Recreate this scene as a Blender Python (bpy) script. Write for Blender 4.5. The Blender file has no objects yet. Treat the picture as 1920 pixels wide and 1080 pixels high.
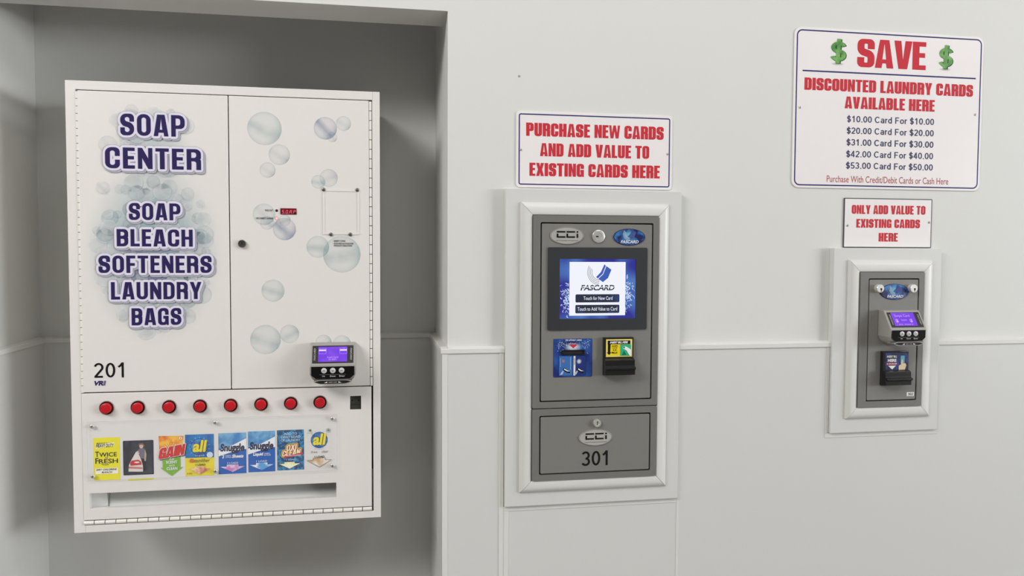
import bpy, math, random
from mathutils import Matrix, Vector
from mathutils.geometry import tessellate_polygon

S = bpy.context.scene
COL = S.collection

# ---------------------------------------------------------------- camera
cam = bpy.data.cameras.new('camera')
cam.sensor_width = 36.0
cam.lens = 28.086
cam.clip_start = 0.05
cam_ob = bpy.data.objects.new('camera', cam)
COL.objects.link(cam_ob)
RT = (0.98473487, -0.17400462, 0.00442988)
UP = (0.00365698, 0.04612686, 0.9989289)
BK = (-0.17402258, -0.98366392, 0.04605906)
cam_ob.matrix_world = Matrix(((RT[0], UP[0], BK[0], 0.0), (RT[1], UP[1], BK[1], -2.03), (RT[2], UP[2], BK[2], 1.48), (0, 0, 0, 1)))
S.camera = cam_ob

# ---------------------------------------------------------------- world, lights, exposure
w = bpy.data.worlds.new('room_glow'); S.world = w; w.use_nodes = True
bg = w.node_tree.nodes['Background']
bg.inputs[0].default_value = (0.97, 0.99, 1.0, 1); bg.inputs[1].default_value = 0.02
S.view_settings.view_transform = 'Standard'
S.view_settings.look = 'None'
S.view_settings.gamma = 1.0
S.view_settings.use_curve_mapping = False
S.view_settings.exposure = 0.0

def area(name, loc, target, sx, sy, power, col):
    l = bpy.data.lights.new(name, 'AREA'); l.shape = 'RECTANGLE'; l.size = sx; l.size_y = sy
    l.energy = power; l.color = col
    o = bpy.data.objects.new(name, l); COL.objects.link(o)
    o.location = loc
    o.rotation_euler = (Vector(target) - Vector(loc)).to_track_quat('-Z', 'Y').to_euler()
    return o
area('window_daylight', (11.0, -5.6, 2.2), (0.0, 0.0, 1.4), 5.0, 1.6, 635, (0.95, 0.98, 1.0))
area('ceiling_panel_light', (5.0, -3.2, 4.3), (4.0, 0, 1.2), 1.4, 1.4, 70, (1.0, 0.98, 0.97))
area('ceiling_panel_light', (-3.2, -2.9, 4.3), (0.2, 0, 1.2), 3.0, 2.0, 295, (1.0, 0.98, 0.97))  # unseen panel added on the left to even out cabinet and wall brightness
area('ceiling_panel_light', (1.2, -2.2, 4.3), (0.6, 0, 1.2), 1.4, 1.4, 30, (1.0, 0.98, 0.97))

# ---------------------------------------------------------------- materials
def lin(v):
    v /= 255.0
    return v / 12.92 if v <= 0.04045 else ((v + 0.055) / 1.055) ** 2.4
def rgb(c, k=1.0):
    return tuple(min(0.93, lin(v) * k) for v in c) + (1.0,)
MATS = {}
def paint(name, c, rough=0.5, metal=0.0, k=1.06, noise=0.03, scale=40.0, bump=0.0, bscale=300.0, coat=0.0, spec=0.5):
    """a real surface: base colour with a slight procedural mottle and optional fine bump"""
    if name in MATS: return MATS[name]
    m = bpy.data.materials.new(name); m.use_nodes = True
    n = m.node_tree.nodes; L = m.node_tree.links; b = n['Principled BSDF']
    b.inputs['Roughness'].default_value = rough; b.inputs['Metallic'].default_value = metal
    b.inputs['Coat Weight'].default_value = coat; b.inputs['Specular IOR Level'].default_value = spec
    col = rgb(c, k)
    tc = n.new('ShaderNodeTexCoord'); nz = n.new('ShaderNodeTexNoise'); nz.inputs['Scale'].default_value = scale; nz.inputs['Detail'].default_value = 3
    L.new(tc.outputs['Object'], nz.inputs['Vector'])
    mx = n.new('ShaderNodeMix'); mx.data_type = 'RGBA'
    mx.inputs[6].default_value = tuple(v * (1 - noise) for v in col[:3]) + (1,)
    mx.inputs[7].default_value = tuple(min(.95, v * (1 + noise)) for v in col[:3]) + (1,)
    L.new(nz.outputs['Fac'], mx.inputs[0]); L.new(mx.outputs[2], b.inputs['Base Color'])
    if bump > 0:
        nb = n.new('ShaderNodeTexNoise'); nb.inputs['Scale'].default_value = bscale; nb.inputs['Detail'].default_value = 4
        L.new(tc.outputs['Object'], nb.inputs['Vector'])
        bp = n.new('ShaderNodeBump'); bp.inputs['Strength'].default_value = bump; bp.inputs['Distance'].default_value = 0.001
        L.new(nb.outputs['Fac'], bp.inputs['Height']); L.new(bp.outputs['Normal'], b.inputs['Normal'])
    MATS[name] = m
    return m
def ink(c, k=1.0):
    return paint('ink_%02x%02x%02x' % tuple(c), c, rough=0.6, noise=0.015, k=k, spec=0.2)
def glow(name, c, strength=1.0, c2=None, scale=30.0):
    """lit screens and lamps"""
    if name in MATS: return MATS[name]
    m = bpy.data.materials.new(name); m.use_nodes = True
    n = m.node_tree.nodes; L = m.node_tree.links; b = n['Principled BSDF']
    b.inputs['Base Color'].default_value = (0.01, 0.01, 0.012, 1); b.inputs['Roughness'].default_value = 0.25
    b.inputs['Emission Strength'].default_value = strength
    c1 = tuple(lin(v) for v in c) + (1,)
    if c2:
        tc = n.new('ShaderNodeTexCoord'); nz = n.new('ShaderNodeTexNoise'); nz.inputs['Scale'].default_value = scale; nz.inputs['Detail'].default_value = 1
        L.new(tc.outputs['Object'], nz.inputs['Vector'])
        r = n.new('ShaderNodeMapRange'); r.inputs[1].default_value = .46; r.inputs[2].default_value = .68
        L.new(nz.outputs['Fac'], r.inputs[0])
        mx = n.new('ShaderNodeMix'); mx.data_type = 'RGBA'; mx.inputs[6].default_value = c1; mx.inputs[7].default_value = tuple(lin(v) for v in c2) + (1,)
        L.new(r.outputs[0], mx.inputs[0]); L.new(mx.outputs[2], b.inputs['Emission Color'])
    else:
        b.inputs['Emission Color'].default_value = c1
    MATS[name] = m
    return m
def print_blend(name, c, c2, nscale, lo, hi):
    """printed two-colour artwork that varies by a noise pattern of its own"""
    if name in MATS: return MATS[name]
    m = paint(name, c, rough=0.4)
    for nd in m.node_tree.nodes:
        if nd.type == 'MIX':
            nd.inputs[6].default_value = rgb(c); nd.inputs[7].default_value = rgb(c2)
            lk = nd.inputs[0].links[0]; nz = lk.from_node
            nz.inputs['Scale'].default_value = nscale
            r = m.node_tree.nodes.new('ShaderNodeMapRange'); r.inputs[1].default_value = lo; r.inputs[2].default_value = hi
            m.node_tree.links.new(nz.outputs['Fac'], r.inputs[0]); m.node_tree.links.new(r.outputs[0], nd.inputs[0])
    return m
def sheer(name, c, edge, band, base, soft=False, nscale=18.0):
    """sheer print of a soap bubble (rim and bands by its own UV), or a soft round tint"""
    if name in MATS: return MATS[name]
    m = bpy.data.materials.new(name); m.use_nodes = True
    n = m.node_tree.nodes; L = m.node_tree.links; b = n['Principled BSDF']
    b.inputs['Base Color'].default_value = rgb(c); b.inputs['Roughness'].default_value = 0.4
    out = n['Material Output']; tr = n.new('ShaderNodeBsdfTransparent'); ms = n.new('ShaderNodeMixShader')
    uv = n.new('ShaderNodeUVMap'); uv.uv_map = 'UVMap'
    ln = n.new('ShaderNodeVectorMath'); ln.operation = 'LENGTH'; L.new(uv.outputs[0], ln.inputs[0])
    tc = n.new('ShaderNodeTexCoord'); nz = n.new('ShaderNodeTexNoise'); nz.inputs['Scale'].default_value = nscale; nz.inputs['Detail'].default_value = 2
    L.new(tc.outputs['Object'], nz.inputs['Vector'])
    def mth(op, a, bb=None):
        q = n.new('ShaderNodeMath'); q.operation = op
        for i, v in ((0, a), (1, bb)):
            if v is None: continue
            if isinstance(v, (int, float)): q.inputs[i].default_value = v
            else: L.new(v, q.inputs[i])
        return q.outputs[0]
    if soft:
        a = mth('SUBTRACT', 1.0, mth('POWER', ln.outputs['Value'], 2.0))
        a = mth('MULTIPLY', mth('POWER', mth('MAXIMUM', a, 0.0), 1.8), base)
    else:
        rim = mth('MULTIPLY', mth('POWER', ln.outputs['Value'], 9.0), edge)
        sx = n.new('ShaderNodeSeparateXYZ'); L.new(uv.outputs[0], sx.inputs[0])
        mr = n.new('ShaderNodeMapRange'); mr.inputs[1].default_value = .42; mr.inputs[2].default_value = .70
        L.new(nz.outputs['Fac'], mr.inputs[0])
        # a diagonal band across the bubble, and a darker flank
        bnd = mth('MULTIPLY', mth('MAXIMUM', mth('SUBTRACT', 1.0, mth('MULTIPLY', mth('ABSOLUTE', mth('ADD', sx.outputs[1], 0.12)), 2.2)), 0.0), band)
        flank = mth('MULTIPLY', mth('POWER', mth('MAXIMUM', sx.outputs[0], 0.0), 2.0), band * 1.1)
        a = mth('ADD', mth('ADD', rim, base), mth('ADD', mth('MULTIPLY', bnd, mth('ADD', mr.outputs[0], 0.4)), flank))
    a = mth('MINIMUM', a, 0.9)
    L.new(a, ms.inputs[0]); L.new(tr.outputs[0], ms.inputs[1]); L.new(b.outputs[0], ms.inputs[2]); L.new(ms.outputs[0], out.inputs['Surface'])
    MATS[name] = m
    return m

M_WALL = paint('white_wall_paint', (217, 217, 213), rough=0.55, k=1.0, noise=0.02, scale=3.0, bump=0.12, bscale=220)
M_FRP = paint('white_wall_panel', (213, 213, 210), rough=0.42, k=1.0, noise=0.02, scale=2.0, bump=0.10, bscale=160)
M_TRIM = paint('white_trim_plastic', (222, 221, 217), rough=0.35, k=1.0, noise=0.015)
M_MOULD = paint('white_moulding_paint', (220, 219, 215), rough=0.35, k=1.0, noise=0.015)
M_CASE = paint('white_powder_coat', (228, 224, 220), rough=0.32, k=1.0, noise=0.012, scale=60, bump=0.05, bscale=500)
M_DARK = paint('dark_gap', (22, 22, 20), rough=0.8)
M_STEEL = paint('grey_powder_coat', (126, 124, 120), rough=0.45, metal=0.0, k=1.0, noise=0.03, scale=90, bump=0.06, bscale=900)
M_STEEL2 = paint('grey_powder_coat_frame', (118, 116, 112), rough=0.45, k=1.0, noise=0.03, scale=90, bump=0.06, bscale=900)
M_CHROME = paint('chrome', (205, 203, 198), rough=0.28, metal=0.45, noise=0.03)
M_BADGE = paint('brushed_nickel', (186, 183, 178), rough=0.35, metal=0.25, noise=0.06, scale=120)
M_BLACK = paint('black_plastic', (30, 30, 31), rough=0.28, noise=0.05)
M_BEZEL = paint('charcoal_bezel', (44, 46, 49), rough=0.5, noise=0.06, scale=200)
M_RED = paint('red_button_plastic', (186, 22, 32), rough=0.35, noise=0.03)
M_SILVER = paint('silver_plastic', (158, 155, 150), rough=0.42, metal=0.15, noise=0.04, scale=150)
M_KEY = paint('pale_key_plastic', (196, 194, 196), rough=0.4)
M_SIGN = paint('white_sign_sheet', (238, 233, 232), rough=0.3, k=1.0, noise=0.01)
M_TRAY = paint('galvanised_tray', (206, 207, 203), rough=0.5, metal=0.0, noise=0.05, scale=25)
M_HINGE = paint('white_hinge', (230, 228, 220), rough=0.3, k=1.0)
M_LAV = ink((222, 218, 230)); M_NAVY = ink((42, 33, 84)); M_NAVYL = ink((92, 86, 132)); M_OUT = ink((128, 126, 142))
M_SHADOWINK = ink((172, 172, 186))
M_SRED = ink((200, 50, 62)); M_SNAVY = ink((56, 50, 108)); M_SNAVY2 = ink((72, 72, 104)); M_SPALE = ink((176, 92, 92))
K = ink((18, 18, 18)); Wt = ink((240, 240, 240))

# ---------------------------------------------------------------- mesh builder
def link(o): COL.objects.link(o); return o
class MB:
    """collects shapes in world metres (x right, y into the wall, z up) and links them as ONE mesh object"""
    def __init__(s): s.v = []; s.f = []; s.m = []; s.mats = []; s.uv = []; s.sm = []
    def mi(s, m):
        if m not in s.mats: s.mats.append(m)
        return s.mats.index(m)
    def add(s, vs, fs, m, uvs=None, smooth=False):
        b = len(s.v); s.v += [tuple(p) for p in vs]; k = s.mi(m)
        for f in fs:
            s.f.append([b + i for i in f]); s.m.append(k); s.sm.append(smooth)
            s.uv.append([uvs[i] for i in f] if uvs else [(0, 0)] * len(f))
    def box(s, x0, x1, y0, y1, z0, z1, m):
        vs = [(x, y, z) for x in (x0, x1) for y in (y0, y1) for z in (z0, z1)]
        s.add(vs, [(0, 1, 3, 2), (4, 6, 7, 5), (0, 4, 5, 1), (2, 3, 7, 6), (0, 2, 6, 4), (1, 5, 7, 3)], m)
    def prism(s, conts, y0, y1, m, X=None):
        """conts: outer outline then holes, (x,z); extruded from y0 (front) to y1"""
        conts = [list(c) for c in conts]
        pts = [p for c in conts for p in c]
        tri = tessellate_polygon([[Vector((x, z, 0)) for x, z in c] for c in conts])
        n = len(pts)
        vs = [(x, y0, z) for x, z in pts] + [(x, y1, z) for x, z in pts]
        fs = []
        for t in tri:
            a, b, c = (pts[i] for i in t)
            if (b[0] - a[0]) * (c[1] - a[1]) - (b[1] - a[1]) * (c[0] - a[0]) < 0: t = (t[0], t[2], t[1])
            fs.append(tuple(t)); fs.append(tuple(n + i for i in reversed(t)))
        o = 0
        for ci, c in enumerate(conts):
            k = len(c)
            ar = sum(c[i][0] * c[(i + 1) % k][1] - c[(i + 1) % k][0] * c[i][1] for i in range(k))
            fl = (ar > 0) != (ci > 0)
            for i in range(k):
                a, b = o + i, o + (i + 1) % k
                fs.append((a, n + a, n + b, b) if fl else (b, n + b, n + a, a))
            o += k
        if X is not None: vs = [tuple(X @ Vector(p)) for p in vs]
        s.add(vs, fs, m)
    def lathe(s, cx, cz, prof, m, seg=28, X=None, smooth=True):
        """prof: (radius, y) from the front axis outwards"""
        vs = []; fs = []
        for r, y in prof:
            for i in range(seg):
                a = 2 * math.pi * i / seg
                vs.append((cx + r * math.cos(a), y, cz + r * math.sin(a)))
        for j in range(len(prof) - 1):
            for i in range(seg):
                k = (i + 1) % seg
                fs.append((j * seg + i, (j + 1) * seg + i, (j + 1) * seg + k, j * seg + k))
        if X is not None: vs = [tuple(X @ Vector(p)) for p in vs]
        s.add(vs, fs, m, smooth=smooth)
    def rod(s, p, q, r, m, seg=12):
        p = Vector(p); q = Vector(q); d = (q - p).normalized()
        u = d.orthogonal().normalized(); v = d.cross(u)
        vs = []
        for c in (p, q):
            for i in range(seg):
                a = 2 * math.pi * i / seg
                vs.append(c + u * (r * math.cos(a)) + v * (r * math.sin(a)))
        fs = [(i, (i + 1) % seg, seg + (i + 1) % seg, seg + i) for i in range(seg)]
        fs += [tuple(reversed(range(seg))), tuple(range(seg, 2 * seg))]
        s.add(vs, fs, m, smooth=True)
    def build(s, name, parent=None, loc=None, bevel=0.0, seg=2):
        base = Vector(loc) if loc is not None else Vector((0, 0, 0))
        p = parent; off = Vector((0, 0, 0))
        while p is not None:
            off += p.location; p = p.parent
        me = bpy.data.meshes.new(name)
        me.from_pydata([tuple(Vector(v) - off - base) for v in s.v], [], s.f)
        for m in s.mats: me.materials.append(m)
        me.polygons.foreach_set('material_index', s.m)
        me.polygons.foreach_set('use_smooth', s.sm)
        ul = me.uv_layers.new(name='UVMap')
        ul.data.foreach_set('uv', [c for f in s.uv for q in f for c in q])
        if any(s.sm): me.set_sharp_from_angle(angle=math.radians(40))
        me.update()
        o = link(bpy.data.objects.new(name, me)); o.location = base
        if parent is not None: o.parent = parent
        if bevel > 0:
            b = o.modifiers.new('edge', 'BEVEL'); b.width = bevel; b.segments = seg; b.limit_method = 'ANGLE'; b.angle_limit = math.radians(40); b.harden_normals = False
        return o

# ---------------------------------------------------------------- 2D outlines
def rrect(r4, rad, n=6):
    x0, x1, z0, z1 = r4
    return rounded([(x0, z0, rad), (x1, z0, rad), (x1, z1, rad), (x0, z1, rad)], n)
def rect(r4):
    x0, x1, z0, z1 = r4
    return [(x0, z0), (x1, z0), (x1, z1), (x0, z1)]
def inset(r4, d, e=None):
    e = d if e is None else e
    return (r4[0] + d, r4[1] - d, r4[2] + e, r4[3] - e)
def sub(r4, u0, u1, v0, v1):
    x0, x1, z0, z1 = r4
    return (x0 + (x1 - x0) * u0, x0 + (x1 - x0) * u1, z0 + (z1 - z0) * v0, z0 + (z1 - z0) * v1)
def inr(r4, pts):
    x0, x1, z0, z1 = r4
    return [(x0 + (x1 - x0) * u, z0 + (z1 - z0) * v) for u, v in pts]
def ell(cx, cz, rx, rz=None, n=40):
    rz = rx if rz is None else rz
    return [(cx + rx * math.cos(2 * math.pi * i / n), cz + rz * math.sin(2 * math.pi * i / n)) for i in range(n)]
def rounded(pts, n=5):
    out = []
    L = len(pts)
    for i, p in enumerate(pts):
        r = p[2] if len(p) > 2 else 0
        P = Vector(p[:2])
        if r <= 1e-9: out.append((P.x, P.y)); continue
        A = Vector(pts[i - 1][:2]); B = Vector(pts[(i + 1) % L][:2])
        r = min(r, (A - P).length * .499, (B - P).length * .499)
        a = P + (A - P).normalized() * r; b = P + (B - P).normalized() * r
        for k in range(n + 1):
            t = k / n * math.pi / 2
            # quarter-ellipse between a and b about the corner
            q = a + (P - a) * math.sin(t) + (b - P) * (1 - math.cos(t))
            out.append((q.x, q.y))
    return out

# ---------------------------------------------------------------- heavy condensed capitals
def glyph(ch, st=.23, b=.17, w=.52, R=.2):
    """contours of a heavy condensed capital, cap height 1: (list of contours, width)"""
    s = st
    ri = max(.03, R - s * .75)
    def box_(x0, z0, x1, z1): return [(x0, z0), (x1, z0), (x1, z1), (x0, z1)]
    if ch == ' ': return [], w * .42
    if ch == 'I': return [box_(0, 0, s * 1.05, 1)], s * 1.05
    if ch == 'L': W = w * .78; return [[(0, 0), (W, 0), (W, b), (s, b), (s, 1), (0, 1)]], W
    if ch == 'T':
        W = w * .92; c = W / 2; h = s / 2
        return [[(c - h, 0), (c + h, 0), (c + h, 1 - b), (W, 1 - b), (W, 1), (0, 1), (0, 1 - b), (c - h, 1 - b)]], W
    if ch == 'E':
        W = w * .80; m0 = .5 - b / 2 + .02; m1 = m0 + b
        return [[(0, 0), (W, 0), (W, b), (s, b), (s, m0), (W * .93, m0), (W * .93, m1), (s, m1), (s, 1 - b), (W, 1 - b), (W, 1), (0, 1)]], W
    if ch == 'F':
        W = w * .78; m0 = .42; m1 = m0 + b
        return [[(0, 0), (s, 0), (s, m0), (W * .93, m0), (W * .93, m1), (s, m1), (s, 1 - b), (W, 1 - b), (W, 1), (0, 1)]], W
    if ch == 'H':
        m0 = .5 - b / 2
        return [[(0, 0), (s, 0), (s, m0), (w - s, m0), (w - s, 0), (w, 0), (w, 1), (w - s, 1), (w - s, m0 + b), (s, m0 + b), (s, 1), (0, 1)]], w
    if ch == 'N':
        t = s * .88
        return [[(0, 0), (t, 0), (t, .56), (w - t * 1.05, 0), (w, 0), (w, 1), (w - t, 1), (w - t, .46), (t * 1.05, 1), (0, 1)]], w
    if ch == 'V':
        W = w * 1.06
        return [[(W * .26, 0), (W * .74, 0), (W, 1), (W - s, 1), (W / 2, .30), (s, 1), (0, 1)]], W
    if ch == 'Y':
        W = w * 1.04; h = s / 2
        return [[(W / 2 - h, 0), (W / 2 + h, 0), (W / 2 + h, .38), (W, 1), (W - s, 1), (W / 2, .62), (s, 1), (0, 1), (W / 2 - h, .38)]], W
    if ch == 'W':
        W = w * 1.5; t = .15
        return [[(.13 * W, 0), (.39 * W, 0), (.5 * W, .56), (.61 * W, 0), (.87 * W, 0), (W, 1), (W * .80, 1), (.735 * W, .40), (.61 * W, 1), (.39 * W, 1), (.265 * W, .40), (.20 * W, 1), (0, 1)]], W
    if ch == 'X':
        W = w * 1.05; h = s * .62
        return [[(0, 0), (s * .95, 0), (W / 2, .32), (W - s * .95, 0), (W, 0), (W / 2 + h, .5), (W, 1), (W - s * .95, 1), (W / 2, .68), (s * .95, 1), (0, 1), (W / 2 - h, .5)]], W
    if ch == 'A':
        W = w * 1.08; k = s * .96
        o = [(0, 0), (k, 0), (k * 1.12, .17), (W - k * 1.12, .17), (W - k, 0), (W, 0), (W * .75, 1), (W * .25, 1)]
        h = [(W / 2 - W * .105, .17 + b * .85), (W / 2 + W * .105, .17 + b * .85), (W / 2 + .008, .84), (W / 2 - .008, .84)]
        return [o, h], W
    if ch in 'O0Q':
        o = [(0, 0, R), (w, 0, R), (w, 1, R), (0, 1, R)]
        h = [(s, b, ri), (w - s, b, ri), (w - s, 1 - b, ri), (s, 1 - b, ri)]
        return [o, h], w
    if ch == 'U':
        return [[(0, 1), (0, 0, R), (w, 0, R), (w, 1), (w - s, 1), (w - s, b, ri), (s, b, ri), (s, 1)]], w
    if ch == 'D':
        return [[(0, 0), (w, 0, R), (w, 1, R), (0, 1)], [(s, b), (w - s, b, ri), (w - s, 1 - b, ri), (s, 1 - b)]], w
    if ch == 'C':
        return [[(w, .60), (w, 1, R), (0, 1, R), (0, 0, R), (w, 0, R), (w, .40), (w - s, .40), (w - s, b, ri), (s, b, ri), (s, 1 - b, ri), (w - s, 1 - b, ri), (w - s, .60)]], w
    if ch == 'G':
        return [[(w, .62), (w, 1, R), (0, 1, R), (0, 0, R), (w * .70, 0, R * .6), (w - s * .62, .08), (w - s * .5, 0), (w, 0), (w, .53), (w * .52, .53), (w * .52, .38), (w - s, .38), (w - s, b, ri), (s, b, ri), (s, 1 - b, ri), (w - s, 1 - b, ri), (w - s, .62)]], w
    if ch == 'S':
        return [[(w, .65), (w, 1, R), (0, 1, R), (0, .47, R), (w - s, .36, ri), (w - s, b, ri), (s, b, ri), (s, .35), (0, .35), (0, 0, R), (w, 0, R), (w, .55, R), (s, .66, ri), (s, 1 - b, ri), (w - s, 1 - b, ri), (w - s, .65)]], w
    if ch == 'P':
        return [[(0, 0), (s, 0), (s, .37), (w, .37, R), (w, 1, R), (0, 1)], [(s, .37 + b), (w - s, .37 + b, ri), (w - s, 1 - b, ri), (s, 1 - b)]], w
    if ch == 'R':
        return [[(0, 0), (s, 0), (s, .42), (w - s, .42, ri), (w - s, 0), (w, 0), (w, .47, .10), (w - .05, .505, .04), (w, .55, .10), (w, 1, R), (0, 1)],
                [(s, .57), (w - s, .57, ri), (w - s, 1 - b, ri), (s, 1 - b)]], w
    if ch == 'B':
        return [[(0, 0), (w, 0, R), (w, .49, .10), (w - .05, .525, .04), (w, .56, .10), (w, 1, R), (0, 1)],
                [(s, b), (w - s, b, ri), (w - s, .445, ri), (s, .445)], [(s, .60), (w - s, .60, ri), (w - s, 1 - b, ri), (s, 1 - b)]], w
    return [box_(0, 0, w, 1)], w

def block_contours(text, r4, gap=.055, **kw):
    """the word fitted into r4: list of letters, each a list of contours"""
    x = 0; L = []
    for ch in text:
        cs, wd = glyph(ch, **kw)
        if cs: L.append([[(px + x, pz) for px, pz in rounded(c)] for c in cs])
        x += wd + gap
    W = x - gap
    x0, x1, z0, z1 = r4
    return [[[(x0 + (x1 - x0) * px / W, z0 + (z1 - z0) * pz) for px, pz in c] for c in g] for g in L]

def arc(cx, cz, rx, rz, a0, a1, n=16):
    return [(cx + rx * math.cos(math.radians(a0 + (a1 - a0) * i / n)), cz + rz * math.sin(math.radians(a0 + (a1 - a0) * i / n))) for i in range(n + 1)]
LINES = {   # plain sans strokes, cap height 1: (advance, list of centre lines)
    '0': (.62, [arc(.29, .5, .20, .425, 0, 360, 28)]), '1': (.62, [[(.10, .70), (.22, .80), (.32, .96)], [(.33, 1), (.33, 0)]]),
    '2': (.62, [arc(.28, .69, .20, .235, 165, -25, 12) + [(.09, .08)], [(.045, .075), (.50, .075)]]),
    '3': (.62, [arc(.27, .71, .19, .215, 155, -85, 14), arc(.27, .285, .21, .215, 90, -155, 14)]),
    '4': (.62, [[(.38, 0), (.38, 1)], [(.36, .93), (.06, .29)], [(.02, .27), (.54, .27)]]),
    '5': (.62, [[(.49, .925), (.12, .925)], [(.16, .96), (.09, .46)], arc(.28, .30, .20, .23, 145, -150, 14)]),
    '$': (.62, [arc(.28, .68, .19, .21, 15, 265, 14), arc(.28, .30, .20, .21, 85, -165, 14), [(.28, -.09), (.28, 1.09)]]),
    '.': (.30, [[(.14, 0), (.14, .15)]]), ' ': (.32, []),
    'C': (.80, [arc(.38, .5, .29, .425, 40, 320, 20)]), 'F': (.68, [[(.12, 0), (.12, 1)], [(.1, .925), (.56, .925)], [(.1, .50), (.50, .50)]]),
    'a': (.58, [arc(.27, .50, .165, .17, 165, 0, 10) + [(.435, .0)], arc(.25, .225, .17, .16, 0, 360, 20)]),
    'r': (.42, [[(.11, 0), (.11, .72)], arc(.31, .42, .20, .22, 180, 80, 8)]),
    'd': (.62, [[(.46, 0), (.46, 1)], arc(.28, .355, .19, .29, 0, 360, 22)]), 'o': (.62, [arc(.29, .355, .205, .29, 0, 360, 22)]),
}
FONT_CACHE = {}
def font_tris(text, bold=0.0, space=1.0):
    key = (text, bold, space)
    if key not in FONT_CACHE:
        c = bpy.data.curves.new('lettering', 'FONT'); c.body = text; c.offset = bold; c.resolution_u = 3; c.space_character = space
        o = bpy.data.objects.new('lettering', c); me = o.to_mesh()
        vs = [(v.co.x, v.co.y) for v in me.vertices]; fs = [tuple(p.vertices) for p in me.polygons]
        o.to_mesh_clear(); bpy.data.objects.remove(o); bpy.data.curves.remove(c)
        FONT_CACHE[key] = (vs, fs)
    return FONT_CACHE[key]

class Art(MB):
    """printed artwork: flat coloured layers on a face at depth y (or on a tilted face through X)"""
    def __init__(s, y, X=None, step=0.00026):
        super().__init__(); s.y = y; s.k = 0; s.X = X; s.step = step; s.j = 0
    def up(s, n=1): s.k += n; return s
    def put(s, pts, fs, m, uvs=None):
        s.j += 1
        yy = s.y - s.k * s.step - (s.j % 97) * .0000025   # every printed piece lies a hair above the one before
        vs = [(x, yy, z) for x, z in pts]
        if s.X is not None: vs = [tuple(s.X @ Vector(p)) for p in vs]
        ff = []
        for f in fs:
            ar = 0
            for i in range(len(f)):
                a, b = pts[f[i]], pts[f[(i + 1) % len(f)]]
                ar += a[0] * b[1] - b[0] * a[1]
            ff.append(tuple(f) if ar > 0 else tuple(reversed(f)))
        s.add(vs, ff, m, uvs)
    def poly(s, conts, m):
        if conts and not isinstance(conts[0][0], (tuple, list)): conts = [conts]
        elif conts and isinstance(conts[0][0], (int, float)): conts = [conts]
        if isinstance(conts[0][0], (int, float)): conts = [conts]
        pts = [p for c in conts for p in c]
        tri = tessellate_polygon([[Vector((x, z, 0)) for x, z in c] for c in conts])
        s.put(pts, [t for t in tri], m)
        return s
    def one(s, outline, m): return s.poly([outline], m)
    def disc(s, cx, cz, rx, m, rz=None, rot=0.0, n=36):
        p = ell(cx, cz, rx, rz, n)
        uv = [(math.cos(2 * math.pi * i / n + rot), math.sin(2 * math.pi * i / n + rot)) for i in range(n)]
        s.put([(cx, cz)] + p, [(0, 1 + i, 1 + (i + 1) % n) for i in range(n)], m, [(0, 0)] + uv)
        return s
    def block(s, text, r4, m, fat=0.0, shift=(0, 0), shear=0.0, **kw):
        """heavy condensed capitals; fat widens the letters by that many metres all round"""
        for g in block_contours(text, r4, **kw):
            g = [[(x + shift[0] + shear * (z - r4[2]), z + shift[1]) for x, z in c] for c in g]
            s.poly(g, m)
            if fat > 0:
                for c in g: s.band(c, fat, m)
        return s
    def band(s, c, o, m, closed=True):
        """a stroke of half width o along an outline, with round joints"""
        n = len(c)
        for i in range(n if closed else n - 1):
            a = Vector(c[i]); b = Vector(c[(i + 1) % n]); d = b - a
            if d.length < 1e-9: continue
            d.normalize(); q = Vector((-d.y, d.x)) * o
            s.put([tuple(a + q), tuple(b + q), tuple(b - q), tuple(a - q)], [(0, 1, 2, 3)], m)
        for i, p in enumerate(c):
            if not closed and i in (0, n - 1): continue
            e = ell(p[0], p[1], o, n=8); s.put(e, [tuple(range(8))], m)
        return s
    def text(s, body, r4, m, bold=0.0, shear=0.0, shift=(0, 0), rot90=0, space=1.0):
        """plain lettering fitted into r4"""
        vs, fs = font_tris(body, bold, space)
        if shear: vs = [(x + shear * y, y) for x, y in vs]
        if rot90: vs = [(-y * rot90, x * rot90) for x, y in vs]
        xa = min(v[0] for v in vs); xb = max(v[0] for v in vs); ya = min(v[1] for v in vs); yb = max(v[1] for v in vs)
        x0, x1, z0, z1 = r4
        s.put([(x0 + (x1 - x0) * (x - xa) / (xb - xa) + shift[0], z0 + (z1 - z0) * (y - ya) / (yb - ya) + shift[1]) for x, y in vs], fs, m)
        return s
    def strokes(s, body, r4, m, half=.075, shift=(0, 0), shear=0.0):
        """plain sans lettering drawn as strokes; r4 spans the inked width and the cap height"""
        x = 0; runs = []
        for ch in body:
            adv, ls = LINES[ch]
            runs += [[(px + x, pz) for px, pz in l] for l in ls]; x += adv
        xa = min(p[0] for l in runs for p in l) - half; xb = max(p[0] for l in runs for p in l) + half
        x0, x1, z0, z1 = r4; kx = (x1 - x0) / (xb - xa); kz = z1 - z0
        for l in runs:
            n = len(l); L = []; R = []; cl = (Vector(l[0]) - Vector(l[-1])).length < 1e-6
            for i in range(n):
                d = Vector(l[min(i + 1, n - 1)]) - Vector(l[max(i - 1, 0)])
                if cl and i in (0, n - 1): d = Vector(l[1]) - Vector(l[-2])
                d.normalize(); q = Vector((-d.y, d.x)) * half
                for S_, sg in ((L, 1), (R, -1)):
                    p = Vector(l[i]) + q * sg; S_.append((x0 + (p.x - xa) * kx + shear * p.y * kz + shift[0], z0 + p.y * kz + shift[1]))
            s.put(L + R, [(i, i + 1, n + i + 1, n + i) for i in range(n - 1)], m)
        return s
    def ring(s, cx, cz, r, t, m, rz=None):
        rz = r if rz is None else rz
        return s.poly([ell(cx, cz, r, rz), ell(cx, cz, r - t, rz - t)], m)

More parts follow.
